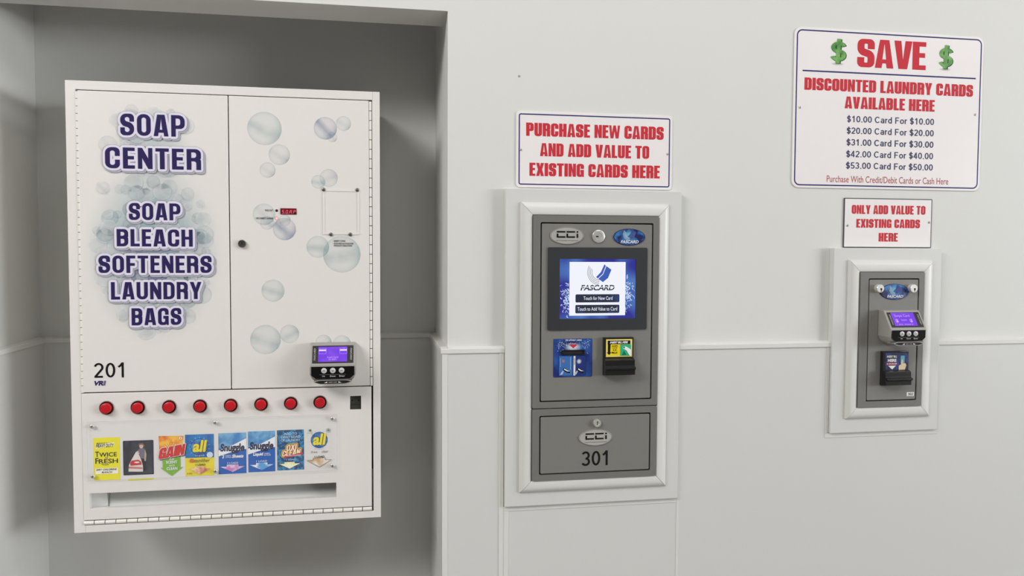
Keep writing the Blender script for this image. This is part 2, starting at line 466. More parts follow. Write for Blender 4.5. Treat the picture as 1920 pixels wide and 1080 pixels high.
# ---------------------------------------------------------------- things
def empty(name, loc, label, cat, group=None):
    o = bpy.data.objects.new(name, None); o.empty_display_size = 0.05; link(o); o.location = loc
    o['label'] = label; o['category'] = cat
    if group: o['group'] = group
    return o
def struct(o, label=None, cat=None):
    o['kind'] = 'structure'
    if label: o['label'] = label
    if cat: o['category'] = cat
    return o
def plab(o, t): o['label'] = t; return o
def screw(parent, x, z, y, r=0.0042, m=None, name='screw', dome=0.0022):
    b = MB(); m = m or M_CHROME
    b.lathe(x, z, [(0.0, y - dome), (r * .55, y - dome * .92), (r * .88, y - dome * .5), (r, y)], m, 20)
    b.box(x - r * .62, x + r * .62, y - dome - .0001, y - dome * .7, z - r * .09, z + r * .09, M_DARK)
    b.box(x - r * .09, x + r * .09, y - dome - .0001, y - dome * .7, z - r * .62, z + r * .62, M_DARK)
    return b.build(name, parent)

# depths (metres, negative towards the viewer)
WALL_Y = 0.0
WAINS_Y = -0.0125
RAIL_Y = -0.016
BOARD_Y = -0.022
KIOSK_Y = -0.036
KDOOR_Y = -0.035
CASE_Y = 0.05
DOOR_Y = 0.049
ACRYL_Y = 0.0435
SIGN_Y = -0.003
NICHE_D = 0.39

XR = 0.1925        # right jamb of the niche
XL = -0.909        # left jamb
ZH = 2.0805        # underside of the header
ZC = 4.45
ZR = 1.2315        # top front edge of the wainscot rail

# ================================================================ THE ROOM
b = MB(); b.box(XR, 3.6, 0, NICHE_D + .1, 0, ZC, M_WALL); struct(b.build('wall_right'))
b = MB(); b.box(-2.4, XR, NICHE_D, NICHE_D + .1, 0, ZC, M_WALL); struct(b.build('wall_back'))
b = MB(); b.box(-2.4, XL, 0.0, NICHE_D, 0, ZC, M_WALL); struct(b.build('wall_left'))
b = MB(); b.box(XL, XR, 0.0, 0.14, ZH, ZC, M_WALL); struct(b.build('wall_header'))
b = MB(); b.box(-4.5, 10.5, -6.6, NICHE_D + .1, ZC, ZC + .1, paint('ceiling_tile', (235, 235, 232), rough=.9, k=1)); struct(b.build('ceiling'))
b = MB(); b.box(-4.5, 10.5, -6.6, NICHE_D + .1, -.1, 0, paint('grey_floor_tile', (150, 146, 140), rough=.5, k=1, noise=.1, scale=6)); struct(b.build('floor'))

# wainscot sheets around the niche and along the wall, notched round the two kiosk surrounds
B1 = (0.3379, 0.8088, 0.8189, 1.6394)
B2 = (1.2532, 1.5842, 0.9786, 1.4927)
ZW = ZR - .001
XW = XR - .015     # face of the wainscot on the jamb
g = .0010
outline = [(XW, 0), (3.6, 0), (3.6, ZW), (B2[1] + g, ZW), (B2[1] + g, B2[2] - g), (B2[0] - g, B2[2] - g), (B2[0] - g, ZW),
           (B1[1] + g, ZW), (B1[1] + g, B1[2] - g), (B1[0] - g, B1[2] - g), (B1[0] - g, ZW), (XW, ZW)]
b = MB(); b.prism([outline], WAINS_Y, 0.0, M_FRP)
b.box(XW, XR, 0.0, NICHE_D - .0125, 0, ZW, M_FRP)
struct(b.build('trim_1'))
b = MB()
b.box(XL, XW, NICHE_D - .0125, NICHE_D, 0, ZW, M_FRP)
b.box(XL, XL + .0125, -.0125, NICHE_D - .0125, 0, ZW, M_FRP)
b.box(-2.4, XL, -.0125, 0, 0, ZW, M_FRP)
struct(b.build('trim_2'))

def rail(b, p, q, nrm, m=M_TRIM, h=.0125, t=.0036, rise=.004, back=.0125):
    """sloped cap and face from p to q (x,y at the face of the sheet); nrm points into the room"""
    p = Vector(p); q = Vector(q); nv = Vector(nrm)
    prof = [(-back, ZR + rise), (t * .7, ZR + .0004), (t, ZR - .001), (t, ZR - h + .001), (t * .8, ZR - h), (0, ZR - h)]
    vs = []
    for c in (p, q):
        for d, z in prof: vs.append((c.x + nv.x * d, c.y + nv.y * d, z))
    n = len(prof)
    fs = [(i, i + 1, n + i + 1, n + i) for i in range(n - 1)] + [tuple(range(n)), tuple(range(2 * n - 1, n - 1, -1))]
    b.add(vs, fs, m)
E1, E2 = B1[0] - .0005, B1[1] + .0012
E3, E4 = B2[0] - .0005, B2[1] + .0012
b = MB(); rail(b, (XW - .0034, WAINS_Y), (E1, WAINS_Y), (0, -1)); rail(b, (XW, NICHE_D - .0125), (XW, WAINS_Y - .0028), (-1, 0), back=.015); struct(b.build('trim_3'))
b = MB(); rail(b, (E2, WAINS_Y), (E3, WAINS_Y), (0, -1)); struct(b.build('trim_4'))
b = MB(); rail(b, (E4, WAINS_Y), (3.6, WAINS_Y), (0, -1)); struct(b.build('trim_5'))
b = MB(); rail(b, (XL + .0125, NICHE_D - .0125), (XW, NICHE_D - .0125), (0, -1)); struct(b.build('trim_6'))
b = MB(); rail(b, (XL + .0125, -.0153), (XL + .0125, NICHE_D - .0125), (1, 0)); rail(b, (-2.4, WAINS_Y), (XL + .0157, WAINS_Y), (0, -1)); struct(b.build('trim_7'))

def strip(name, x0, x1, z0, z1, t=.0015):
    b = MB(); b.box(x0, x1, WAINS_Y - t, WAINS_Y + .002, z0, z1, M_TRIM); struct(b.build(name, bevel=.0005, seg=1))
zt = ZR - .0125
strip('trim_8', XW, XW + .0135, 0, zt)
strip('trim_9', B1[0] - .0135, B1[0] - .0012, 0, zt)                         # beside the tall surround, down to the floor
strip('trim_10', B1[0] - .0006, B1[0] + .0125, 0, B1[2] - .0142)
strip('trim_11', B1[0] - .0006, B1[1] + .0003, B1[2] - .0138, B1[2] - .0012)
strip('trim_12', B1[1] + .0012, B1[1] + .0080, 0, zt, .0010)
strip('trim_13', B2[0] - .0105, B2[0] - .0012, B2[2] - .0013, zt)
strip('trim_14', B2[0] - .0105, B2[1] + .0090, B2[2] - .0140, B2[2] - .0015)
strip('trim_15', B2[1] + .0040, B2[1] + .0090, B2[2] - .0013, zt, .0008)
# a small plugged hole high on the wall
b = MB(); hx, hz = (0.3754, 1.9266); b.lathe(hx, hz, [(0, -.0009), (.0026, -.0007), (.0032, 0)], paint('grey_filler', (150, 150, 148), rough=.8), 14)
o = b.build('trim_16'); struct(o)

# ================================================================ SURROUNDS
def surround(name, board, outer, inner, label):
    root = empty(name, ((board[0] + board[1]) / 2, BOARD_Y, board[2]), label, 'trim frame')
    b = MB(); b.prism([rect(board)], BOARD_Y, 0.0, M_FRP)
    b.build('backboard', root, bevel=.0012)
    # mitred moulding with a raised rounded outer edge
    b = MB()
    prof = [(0, 0), (.002, .0015), (.05, .0045), (.12, .0070), (.22, .0092), (.34, .0106), (.50, .0113), (.72, .0114), (.92, .0108), (.97, .0100), (1, .0085), (1, 0)]
    o4 = [(outer[0], outer[3]), (outer[1], outer[3]), (outer[1], outer[2]), (outer[0], outer[2])]
    inner = inset(inner, -.0008)
    i4 = [(inner[0], inner[3]), (inner[1], inner[3]), (inner[1], inner[2]), (inner[0], inner[2])]
    for k in range(4):
        a, c = o4[k], o4[(k + 1) % 4]; ai, ci = i4[k], i4[(k + 1) % 4]
        gx = Vector((c[0] - a[0], c[1] - a[1])).normalized() * .0005
        n = len(prof); vs = []
        for st, en, sg in ((a, ai, 1), (c, ci, -1)):
            for t, h in prof:
                vs.append((st[0] + (en[0] - st[0]) * t + gx.x * sg, BOARD_Y - h, st[1] + (en[1] - st[1]) * t + gx.y * sg))
        fs = [(i + 1, i, n + i, n + i + 1) for i in range(n - 1)] + [tuple(range(n)), tuple(reversed(range(n, 2 * n)))]
        b.add(vs, fs, M_MOULD, smooth=True)
    b.build('moulding', root)
    return root
K1 = (0.4068, 0.7423, 0.8874, 1.5721)
K2 = (1.3263, 1.5223, 1.0512, 1.4264)
S1 = (0.3756, 0.7736, 0.8553, 1.605)
S2 = (1.2954, 1.5554, 1.0178, 1.4602)
surround('panel_surround', B1, S1, K1, 'tall white moulded trim frame around the large grey touchscreen kiosk')
surround('panel_surround', B2, S2, K2, 'small white moulded trim frame around the narrow grey card kiosk')

# ================================================================ SIGNS
def sign(r, rad, label, edge=None, bw=.0028, bin_=.006, brad=None):
    root = empty('wall_sign', ((r[0] + r[1]) / 2, 0, r[2]), label, 'sign')
    b = MB(); b.prism([rrect(r, rad)], SIGN_Y, -.0002, edge or M_SIGN)
    b.build('plate', root, bevel=.0006, seg=1)
    if edge:
        a = Art(SIGN_Y - .0001); a.one(rrect(inset(r, .0025), rad * .5), M_SIGN); plab(a.build('face_sheet', root), 'white face sheet')
    else:
        a = Art(SIGN_Y - .0001); q = inset(r, bin_)
        a.poly([rrect(q, brad or rad * .8), rrect(inset(q, bw), (brad or rad * .8) - bw)], M_SNAVY)
        plab(a.build('border', root), 'thin navy border line')
    return root
IMP = dict(st=.235, b=.165, w=.53, R=.20, fat=.00008)
YL = SIGN_Y - .00025
def shear_block(a, text, r4, m, **kw):
    a.block(text, r4, m, **{**IMP, **kw})
# -- purchase sign
r = (0.3678, 0.7884, 1.6443, 1.839)
s = sign(r, .010, 'white sign with navy border telling customers to purchase new cards, above the tall kiosk', brad=.006, bin_=.0064, bw=.0032)
a = Art(YL)
a.block('PURCHASE NEW CARDS', (0.3937, 0.7639, 1.7758, 1.8094), M_SRED, **IMP)
a.block('AND ADD VALUE TO', (0.4304, 0.7246, 1.725, 1.7582), M_SRED, **IMP)
a.block('EXISTING CARDS HERE', (0.4028, 0.7545, 1.674, 1.7074), M_SRED, **IMP)
plab(a.build('lettering', s), 'red capital lettering')
for x, z in ((0.3803, 1.7401), (0.7755, 1.7392)): screw(s, x, z, SIGN_Y, .0036)
# -- save sign
r = (1.1333, 1.7142, 1.6572, 2.0912)
s = sign(r, .020, 'large white sign headed save with green dollar signs and a list of card prices', brad=.016, bin_=.0062, bw=.0036)
a = Art(YL)
a.block('SAVE', (1.3208, 1.5318, 1.9913, 2.0683), M_SRED, gap=.02, **{**IMP, 'w': .62, 'st': .25})
a.block('DISCOUNTED LAUNDRY CARDS', (1.1649, 1.6836, 1.923, 1.9561), M_SRED, **IMP)
a.block('AVAILABLE HERE', (1.2864, 1.5634, 1.8771, 1.9094), M_SRED, **IMP)
plab(a.build('heading_lettering', s), 'red capital lettering')
a = Art(YL); a.one(rect((1.1584, 1.6912, 1.9726, 1.9765)), M_SNAVY); plab(a.build('rule_line', s), 'navy dividing line')
a = Art(YL)
for i, t in enumerate(('$10.00 Card For $10.00', '$20.00 Card For $20.00', '$31.00 Card For $30.00', '$42.00 Card For $40.00', '$53.00 Card For $50.00')):
    yc = (225.6, 247.2, 268.9, 290.6, 312)[i]; hh = 7.2; xa = 1587.2 - .5 * i; xb = 1750.3 - .4 * i
    zz = (1.8486, 1.8168, 1.7849, 1.7528, 1.7212)[i]
    a.strokes(t, (1.2942, 1.563, zz - .0088, zz + .0088), M_SNAVY2, half=.074)
plab(a.build('price_lettering', s), 'dark slate price list')
a = Art(YL); a.text('Purchase With Credit/Debit Cards or Cash Here', (1.2372, 1.6135, 1.674, 1.6925), M_SPALE, bold=.004); plab(a.build('footer_lettering', s), 'pale red small print')
G1 = print_blend('dollar_green', (52, 120, 40), (120, 180, 90), 35, .35, .65); G2 = ink((28, 76, 30))
def dollar(r):
    b = MB()
    a = Art(YL)
    a.disc((r[0] + r[1]) / 2, r[2] + .001, (r[1] - r[0]) * .42, sheer('soft_grey_print', (150, 160, 140), 0, 0, .5, soft=True), rz=.005).up()
    q = inset(r, .004, .0075); a.strokes('$', q, G2, half=.082, shift=(.0024, -.0010), shear=.06).up(); a.strokes('$', q, G1, half=.072, shear=.06)
    return a
plab(dollar((1.235, 1.2892, 1.9957, 2.067)).build('dollar_emblem', s), 'green dollar symbol')
plab(dollar((1.5667, 1.6188, 1.9949, 2.0659)).build('dollar_emblem', s), 'green dollar symbol')
for x, z in ((1.153, 1.875), (1.6927, 1.8736)): screw(s, x, z, SIGN_Y, .0038)
# -- only add value sign
r = (1.2918, 1.5645, 1.4942, 1.6318)
s = sign(r, .002, 'small dark-edged white sign about existing cards only, above the narrow kiosk', edge=paint('dark_sign_edge', (58, 56, 60), rough=.5))
a = Art(YL)
a.block('ONLY ADD VALUE TO', (1.3152, 1.5434, 1.588, 1.6123), M_SRED, **IMP)
a.block('EXISTING CARDS', (1.3302, 1.5275, 1.5498, 1.5737), M_SRED, **IMP)
a.block('HERE', (1.3998, 1.4588, 1.5117, 1.5356), M_SRED, **IMP)
plab(a.build('lettering', s), 'red capital lettering')
for x, z in ((1.3033, 1.5556), (1.556, 1.5668)): screw(s, x, z, SIGN_Y, .0040)

# ================================================================ shared kiosk hardware
def badge_oval(parent, cx, cz, rx, rz, y, kind):
    b = MB(); n = 48
    b.prism([ell(cx, cz, rx, rz, n)], y - .0022, y, M_BADGE if kind == 'nickel' else paint('navy_enamel', (34, 34, 84), rough=.3))
    o = b.build('oval_badge', parent, bevel=.0009)
    a = Art(y - .0024)
    if kind == 'nickel':
        a.ring(cx, cz, rx * .97, .0006, M_BLACK, rz * .97).up()
        t0, t1, th = cz + rz * .36, cz - rz * .24, rz * .18
        # the letters c c i cut into bars: a top bar, and a foot with a short upright below it
        for x0 in (-.62, -.04):
            xa = cx + rx * x0; wd = rx * .52
            a.one(rounded([(xa + .0004, t0, .0004), (xa + wd, t0), (xa + wd, t0 + th), (xa, t0 + th, .0012)]), K)
            a.one([(xa, cz + rz * .24), (xa, t1 + .0008), (xa + .0008, t1), (xa + wd, t1), (xa + wd, t1 + th), (xa + wd * .20, t1 + th), (xa + wd * .20, cz + rz * .24)], K)
        xa = cx + rx * .57
        a.one(rect((xa, xa + rx * .10, t0, t0 + th)), K); a.one(rect((xa, xa + rx * .10, t1, cz + rz * .24)), K)
        a.text('Card Concepts Incorporated', (cx - rx * .66, cx + rx * .66, cz - rz * .64, cz - rz * .49), ink((70, 68, 66)))
        plab(a.build('badge_lettering', o), 'black logo lettering')
    else:
        a.one(ell(cx, cz, rx * .96, rz * .94), print_blend('blue_enamel_print', (30, 34, 92), (58, 120, 180), 45, .42, .62)).up()
        a.disc(cx - rx * .05, cz + rz * .2, rx * .45, sheer('soft_cyan_print', (120, 200, 230), 0, 0, .8, soft=True), rz=rz * .7).up()
        swoosh(a, cx + rx * .02, cz + rz * .30, rx * .40, ink((225, 232, 244)), ink((70, 84, 150)))
        a.up(2); a.text('FASCARD', (cx - rx * .56, cx + rx * .58, cz - rz * .76, cz - rz * .40), ink((226, 224, 232)), bold=.03, shear=.2)
        plab(a.build('badge_lettering', o), 'blue logo print')
    return o
def swoosh(a, cx, cz, R, line, card):
    """card emblem: a tilted card trailing curved speed lines"""
    for k in range(4):
        rr = R * (1.02 - .13 * k); c = []
        for i in range(15):
            t = math.radians(150 + 8.5 * i + 3 * k)
            c.append((cx - R * .05 + rr * .95 * math.cos(t), cz + R * .10 + rr * 1.0 * math.sin(t)))
        a.band(c, R * .016, line, closed=False)
    a.up()
    a.one([(cx - R * .30, cz - R * .30), (cx + R * .10, cz + R * .10), (cx + R * .40, cz + R * .75), (cx + R * .52, cz + R * .62), (cx + R * .25, cz - R * .05), (cx - R * .15, cz - R * .42)], card)
    a.one([(cx - R * .10, cz - R * .44), (cx + R * .30, cz - R * .08), (cx + R * .57, cz + R * .60), (cx + R * 1.0, cz + R * .30), (cx + R * .72, cz - R * .38), (cx + R * .28, cz - R * .72)], card)
def cam_lock(parent, cx, cz, r, y, out=.004, name='key_lock', slot=(0, 0)):
    b = MB()
    b.lathe(cx, cz, [(0, y - out * .82), (r * .50, y - out * .82), (r * .54, y - out), (r * .90, y - out), (r, y - out * .75), (r, y)], M_CHROME, 32)
    o = b.build(name, parent)
    q = Art(y - out * .82 - .0002)
    q.one(rect((cx - r * .45, cx - r * .02, cz - r * .12, cz + r * .06)) if slot[0] else rect((cx - r * .09, cx + r * .09, cz - r * .42, cz + r * .42)), K)
    q.build('keyhole', o)
    return o
def bill_acceptor(parent, x0, x1, z0, z1, y, lab, out=.034, style='yellow'):
    """black plate with a stepped snout that sticks out at the bottom"""
    b = MB(); H = z1 - z0
    zs = z0 + H * .46
    b.box(x0, x1, y - .012, y, z0, z1, M_BLACK)
    o = b.build('bill_acceptor', parent, bevel=.0015)
    # snout: side outline extruded across
    prof = [(.012, zs), (out * .72, zs - H * .045), (out * .74, zs - H * .20), (out, zs - H * .235), (out, zs - H * .27), (out * .8, zs - H * .31), (out * .8, z0 - zs + zs + H * .03), (.012, z0 + H * .005)]
    b = MB(); n = len(prof); e = .0012
    vs = [(x0 - e * 0 + .0008, y - d, z) for d, z in prof] + [(x1 - .0008 + .0004, y - d, z) for d, z in prof]
    fs = [(i, (i + 1) % n, n + (i + 1) % n, n + i) for i in range(n)] + [tuple(reversed(range(n))), tuple(range(n, 2 * n))]
    b.add(vs, fs, M_BLACK)
    b.build('bill_mouth', o, bevel=.0009)
    a = Art(y - .0122)
    r = lab
    if style == 'yellow':
        a.one(rect(r), ink((232, 208, 30))).up()
        a.one(rect(sub(r, .03, .97, .035, .965)), ink((240, 240, 222))).up(); a.one(rect(sub(r, .055, .945, .06, .94)), ink((238, 212, 26))).up()
        a.one(rect(sub(r, .06, .92, .72, .93)), K).up(); a.text('INSERT BILL HERE', sub(r, .15, .83, .765, .885), Wt, bold=.04, shear=.2)
        a.one(inr(r, [(.07, .73), (.17, .73), (.16, .27), (.20, .27), (.12, .12), (.03, .27), (.07, .27)]), K)
        a.text('ACCEPTS', sub(r, .22, .44, .58, .66), K, bold=.03); a.text('1,5,10', sub(r, .24, .42, .47, .55), K, bold=.03); a.text('& 20', sub(r, .26, .40, .36, .44), K, bold=.03); a.text('BILLS', sub(r, .22, .43, .20, .30), K, bold=.03)
        a.one(rect(sub(r, .54, .945, .06, .71)), ink((50, 176, 128))).up()
        a.one(inr(r, [(.60, .10), (.68, .36), (.78, .10)]), ink((20, 120, 84)))
        a.one(ell(*inr(r, [(.70, .52)])[0], .0052, .0042), ink((170, 226, 200))).up()
        # a hand offering the note
        a.one(inr(r, [(.945, .06), (.945, .40), (.86, .50), (.76, .58), (.68, .52), (.72, .47), (.70, .42), (.78, .36), (.84, .20), (.90, .06)]), Wt)
        a.one(ell(*inr(r, [(.68, .54)])[0], .002, .0018), K)
    else:
        a.one(rect(r), print_blend('blue_black_print', (14, 16, 34), (44, 70, 150), 60, .45, .70)).up()
        a.text('INSERT BILL', sub(r, .06, .50, .74, .86), Wt, bold=.03); a.text('HERE', sub(r, .10, .48, .50, .67), Wt, bold=.05)
        a.one(rect(sub(r, .03, .52, .32, .46)), ink((150, 40, 70))).up(); a.text('$1 $5 $10 $20', sub(r, .06, .50, .35, .43), Wt, bold=.03)
        a.one(inr(r, [(.12, .29), (.46, .29), (.30, .08)]), Wt)
        a.disc(*inr(r, [(.74, .70)])[0], .0085, sheer('soft_cyan_print', (120, 200, 230), 0, 0, .8, soft=True), rz=.009).up()
        a.one(rect(sub(r, .66, .84, .40, .84)), ink((110, 170, 200))).up()
        a.one(rounded(inr(r, [(.58, .06), (.86, .06), (.92, .30), (.88, .42), (.76, .40), (.76, .62), (.70, .62), (.68, .36), (.58, .28)])), ink((226, 206, 170)))
    plab(a.build('instruction_label', o), 'yellow and green printed label' if style == 'yellow' else 'blue printed label')
    return o
M_LCD = glow('violet_screen', (112, 52, 226), 1.0, (136, 74, 226), 25)
M_LCDT = glow('violet_screen_text', (206, 160, 250), 1.0)
def card_reader(parent, x0, zt, y, W=.108, H=.098, script=0):
    """wedge-shaped reader: tilted screen above, key face below, slot lip at the bottom; x0 centre, zt top, y wall face"""
    h = W / 2
    rows = [(0, .020, h * .985), (.002, .024, h), (H * .50, .055, h), (H * .54, .056, h), (H * .74, .054, h), (H * .86, .050, h * .90), (H * .92, .040, h * .80), (H * .97, .036, h * .66), (H, .020, h * .60)]
    b = MB(); vs = []; fs = []
    for v, p, hw in rows:
        z = zt - v
        vs += [(x0 - hw, y, z), (x0 - hw, y - p, z), (x0 + hw, y - p, z), (x0 + hw, y, z)]
    for j in range(len(rows) - 1):
        for i in range(4):
            k = (i + 1) % 4
            fs.append((j * 4 + i, (j + 1) * 4 + i, (j + 1) * 4 + k, j * 4 + k))
    fs += [(0, 1, 2, 3), tuple(reversed([len(vs) - 4 + i for i in range(4)]))]
    b.add(vs, fs, M_SILVER)
    o = b.build('card_reader', parent, bevel=.0022)
    # tilted face: local u right, v down the slope
    A = Vector((x0, y - .024, zt - .002)); B = Vector((x0, y - .055, zt - H * .5)); d = (B - A); Ls = d.length; d.normalize()
    nrm = Vector((1, 0, 0)).cross(d); nrm = nrm if nrm.y < 0 else -nrm
    X = Matrix.Translation(A) @ Matrix(((1, 0, 0, 0), (0, -nrm.y, -d.y, 0), (0, -nrm.z, -d.z, 0), (0, 0, 0, 1)))
    # in X: (u, -height, -v)
    gl = (-h * .89, h * .89, -Ls * .93, -Ls * .09)
    b = MB(); b.prism([rrect(gl, .0015)], -.0012, .0005, paint('dark_glass', (46, 44, 44), rough=.25), X=X); so = b.build('screen', o)
    a = Art(-.0014, X)
    lc = (-h * .64, h * .62, -Ls * .87, -Ls * .15) if script == 0 else (-h * .70, h * .58, -Ls * .86, -Ls * .12)
    a.one(rect(lc), M_LCD).up()
    if script == 0:
        for u0 in (.02, .74):
            q = sub(lc, u0, u0 + .25, .52, .90); a.poly([rrect(q, .0012), rrect(inset(q, .0007), .0008)], M_LCDT); a.one(rect(sub(q, 0, 1, .52, .78)), glow('violet_screen_white', (240, 220, 255), 1.0))
        a.text('Insert card', sub(lc, .31, .69, .24, .36), M_LCDT); a.text('to start', sub(lc, .36, .63, .10, .21), M_LCDT)
    else:
        a.text('Swipe Card', sub(lc, .12, .78, .62, .86), M_LCDT)
        a.text('$', sub(lc, .10, .22, .24, .52), M_LCDT, bold=.04); a.text('$', sub(lc, .72, .84, .24, .52), M_LCDT, bold=.04); a.text('Insert', sub(lc, .36, .60, .38, .52), M_LCDT); a.text('to start', sub(lc, .18, .82, .07, .16), M_LCDT)
    for sg, ro in ((-1, 1), (1, -1)):
        a.text('FASCARD', (sg * h * .79 - .0022, sg * h * .79 + .0022, -Ls * .80, -Ls * .22), ink((170, 170, 168)), shear=.2, rot90=ro, bold=.02)
    plab(a.build('lit_display', so), 'glowing violet display')
    # key face
    yk = y - .0562; Zk = lambda t: zt - H * t
    kp = [(x0 - h * .93, Zk(.545)), (x0 + h * .93, Zk(.545)), (x0 + h * .93, Zk(.76)), (x0 + h * .74, Zk(.845)), (x0 - h * .74, Zk(.845)), (x0 - h * .93, Zk(.76))]
    b = MB(); b.prism([kp], yk - .0006, y - .048, paint('gloss_black', (14, 14, 15), rough=.22)); ko = b.build('key_panel', o)
    a = Art(yk - .0008)
    a.one(rect((x0 - h * .58, x0 + h * .58, Zk(.747), Zk(.742))), ink((130, 130, 128)))
    for u, t in ((-.40, 'Up'), (0, 'Down'), (.40, 'Enter')):
        a.text(t, (x0 + h * u - h * (.06 if t == 'Up' else .12), x0 + h * u + h * (.06 if t == 'Up' else .12), Zk(.80), Zk(.765)), Wt)
    plab(a.build('key_lettering', ko), 'white key captions')
    for i, u in enumerate((-.38, 0, .38)):
        cx, cz = x0 + h * u, Zk(.645)
        b = MB(); b.lathe(cx, cz, [(0, yk - .0030), (.0052, yk - .0028), (.0068, yk - .0016), (.0070, yk)], M_KEY, 24)
        q = yk - .0032
        for (xa, za), (xb, zb) in (((-.0026, -.0012), (0, .0014)), ((0, .0014), (.0026, -.0012))) if i == 0 else (((-.0026, .0012), (0, -.0014)), ((0, -.0014), (.0026, .0012))) if i == 1 else (((-.003, 0), (.003, 0)),):
            d2 = Vector((xb - xa, zb - za)).normalized(); nq = Vector((-d2.y, d2.x)) * .0006
            b.add([(cx + xa + nq.x, q, cz + za + nq.y), (cx + xa - nq.x, q, cz + za - nq.y), (cx + xb - nq.x, q, cz + zb - nq.y), (cx + xb + nq.x, q, cz + zb + nq.y)], [(0, 1, 2, 3)], K)
        plab(b.build('key_button', o), 'round pale key')
    # slot lip
    zl0, zl1 = zt - H * .985, zt - H * .875
    lip = rounded([(x0 - h * .86, (zl0 + zl1) / 2 + .001, .003), (x0 - h * .58, zl0, .006), (x0 + h * .58, zl0, .006), (x0 + h * .86, (zl0 + zl1) / 2 + .001, .003), (x0 + h * .64, zl1, .006), (x0 - h * .64, zl1, .006)])
    b = MB(); b.prism([lip], y - .058, y - .030, M_SILVER); lo = b.build('slot_lip', o, bevel=.001)
    a = Art(y - .0582)
    cx = x0; czl = (zl0 + zl1) / 2
    a.one([(cx + (p[0] - cx) * .92, czl + (p[1] - czl) * .72) for p in lip], M_BLACK).up()
    a.one([(cx - h * .38, czl - .0016), (cx - h * .24, czl - .0016), (cx - h * .24, czl + .0016)], Wt); a.one([(cx + h * .38, czl - .0016), (cx + h * .24, czl - .0016), (cx + h * .24, czl + .0016)], Wt)
    a.text('INSERT CARD', (cx - h * .18, cx + h * .18, czl - .0012, czl + .0008), Wt)
    plab(a.build('lip_lettering', lo), 'black lip face with white arrows')
    return o

# ================================================================ TALL KIOSK (301)
KB = BOARD_Y - .0005       # where the kiosk flange sits on the board
root = empty('card_kiosk', ((K1[0] + K1[1]) / 2, BOARD_Y, K1[2]), 'tall grey metal kiosk with a lit touchscreen and a lower cash door', 'card kiosk')
ZS = 1.0752
D1 = (0.4296, 0.7238, 1.0956, 1.5506)
D2 = (0.4294, 0.7225, 0.9059, 1.0532)
U1 = (K1[0], K1[1], ZS + .0012, K1[3]); U2 = (K1[0] + .0003, K1[1] - .0003, K1[2], ZS - .0012)
for nm, u, d in (('upper_frame', U1, D1), ('lower_frame', U2, D2)):
    b = MB(); b.prism([rrect(u, .004), rrect(inset(d, -.0036), .004)], KIOSK_Y, KB, M_STEEL2); b.build(nm, root, bevel=.0012)
b = MB(); b.box(K1[0] + .004, K1[1] - .004, -.0245, KB, K1[2] + .004, K1[3] - .004, M_DARK); plab(b.build('backing_plate', root), 'black backing in the door gaps')
b = MB(); b.prism([rrect(D1, .003)], KDOOR_Y, -.0246, M_STEEL); d1 = b.build('main_door', root, bevel=.0012)
b = MB(); b.prism([rrect(D2, .003)], KDOOR_Y, -.0246, M_STEEL); d2 = b.build('cash_door', root, bevel=.0012)
cx, cz, rx, rz = (0.495, 1.5201, 0.044, 0.0221); badge_oval(root, cx, cz, rx, rz, KDOOR_Y, 'nickel')
cx, cz, rx, rz = (0.6614, 1.5181, 0.0427, 0.0216); badge_oval(root, cx, cz, rx, rz, KDOOR_Y, 'blue')
cx, cz, rx = (0.5787, 1.5191, 0.0166); cam_lock(root, cx, cz, rx, KDOOR_Y, .004, slot=(1, 0))
cx, cz, rx, rz = (0.5758, 0.9958, 0.0448, 0.0217); badge_oval(root, cx, cz, rx, rz, KDOOR_Y, 'nickel')
cx, cz, rx = (0.5786, 1.034, 0.0103); cam_lock(root, cx, cz, rx, KDOOR_Y, .009)
a = Art(KDOOR_Y - .0003); a.strokes('301', (0.5385, 0.6096, 0.9211, 0.9601), K, half=.066); plab(a.build('number_lettering', root), 'black number')
# screen
BZ = (0.4455, 0.7107, 1.2774, 1.4905); SC = (0.4764, 0.6799, 1.3066, 1.4609)
b = MB(); b.prism([rrect(BZ, .004), rect(SC)], KDOOR_Y - .0035, KDOOR_Y + .001, M_BEZEL); bz = b.build('screen_bezel', root, bevel=.001)
M_SCB = glow('screen_blue', (48, 48, 146), .95, (84, 128, 200), 11)
a = Art(KDOOR_Y - .0006); a.one(rect(SC), M_SCB).up(); rs = random.Random(4)
SW = glow('screen_white', (240, 242, 252), 1.0); SWT = glow('screen_splash', (205, 224, 246), 1.0); SK = glow('screen_grey', (56, 58, 66), 1.0)
for side in (0, 1):
    for i in range(95):
        u = abs(rs.gauss(0, .05)); v = .36 + rs.gauss(0, .13) + (-.04 if side == 0 else .06)
        if u > .125: continue
        u = .135 - u if side == 0 else .865 + u
        p = inr(SC, [(u, v)])[0]; ln = rs.uniform(.0012, .0045); t = rs.uniform(0, 6.28); wd = rs.uniform(.00025, .0009)
        c = [(p[0], p[1]), (p[0] + ln * math.cos(t), p[1] + ln * math.sin(t)), (p[0] + ln * 1.5 * math.cos(t + .5), p[1] + ln * 1.5 * math.sin(t + .5))]
        c = [(min(max(x, SC[0] + .001), SC[1] - .001), z) for x, z in c]
        a.band(c, wd, SWT, closed=False)
a.up(); CW = (0.5025, 0.6523, 1.3146, 1.4531)
a.one(rect(CW), SW).up()
cx, cz = (0.5825, 1.4237)
swoosh(a, cx, cz, 0.614 - cx, SK, glow('screen_card_blue', (60, 92, 180), 1.0)); a.up()
fr = (0.5316, 0.6231, 1.3794, 1.3938); a.text('FASCARD', fr, SK, bold=.035, shear=.22).up()
a.one(rect(sub(fr, 0, 1, .56, .68)), SW).up()
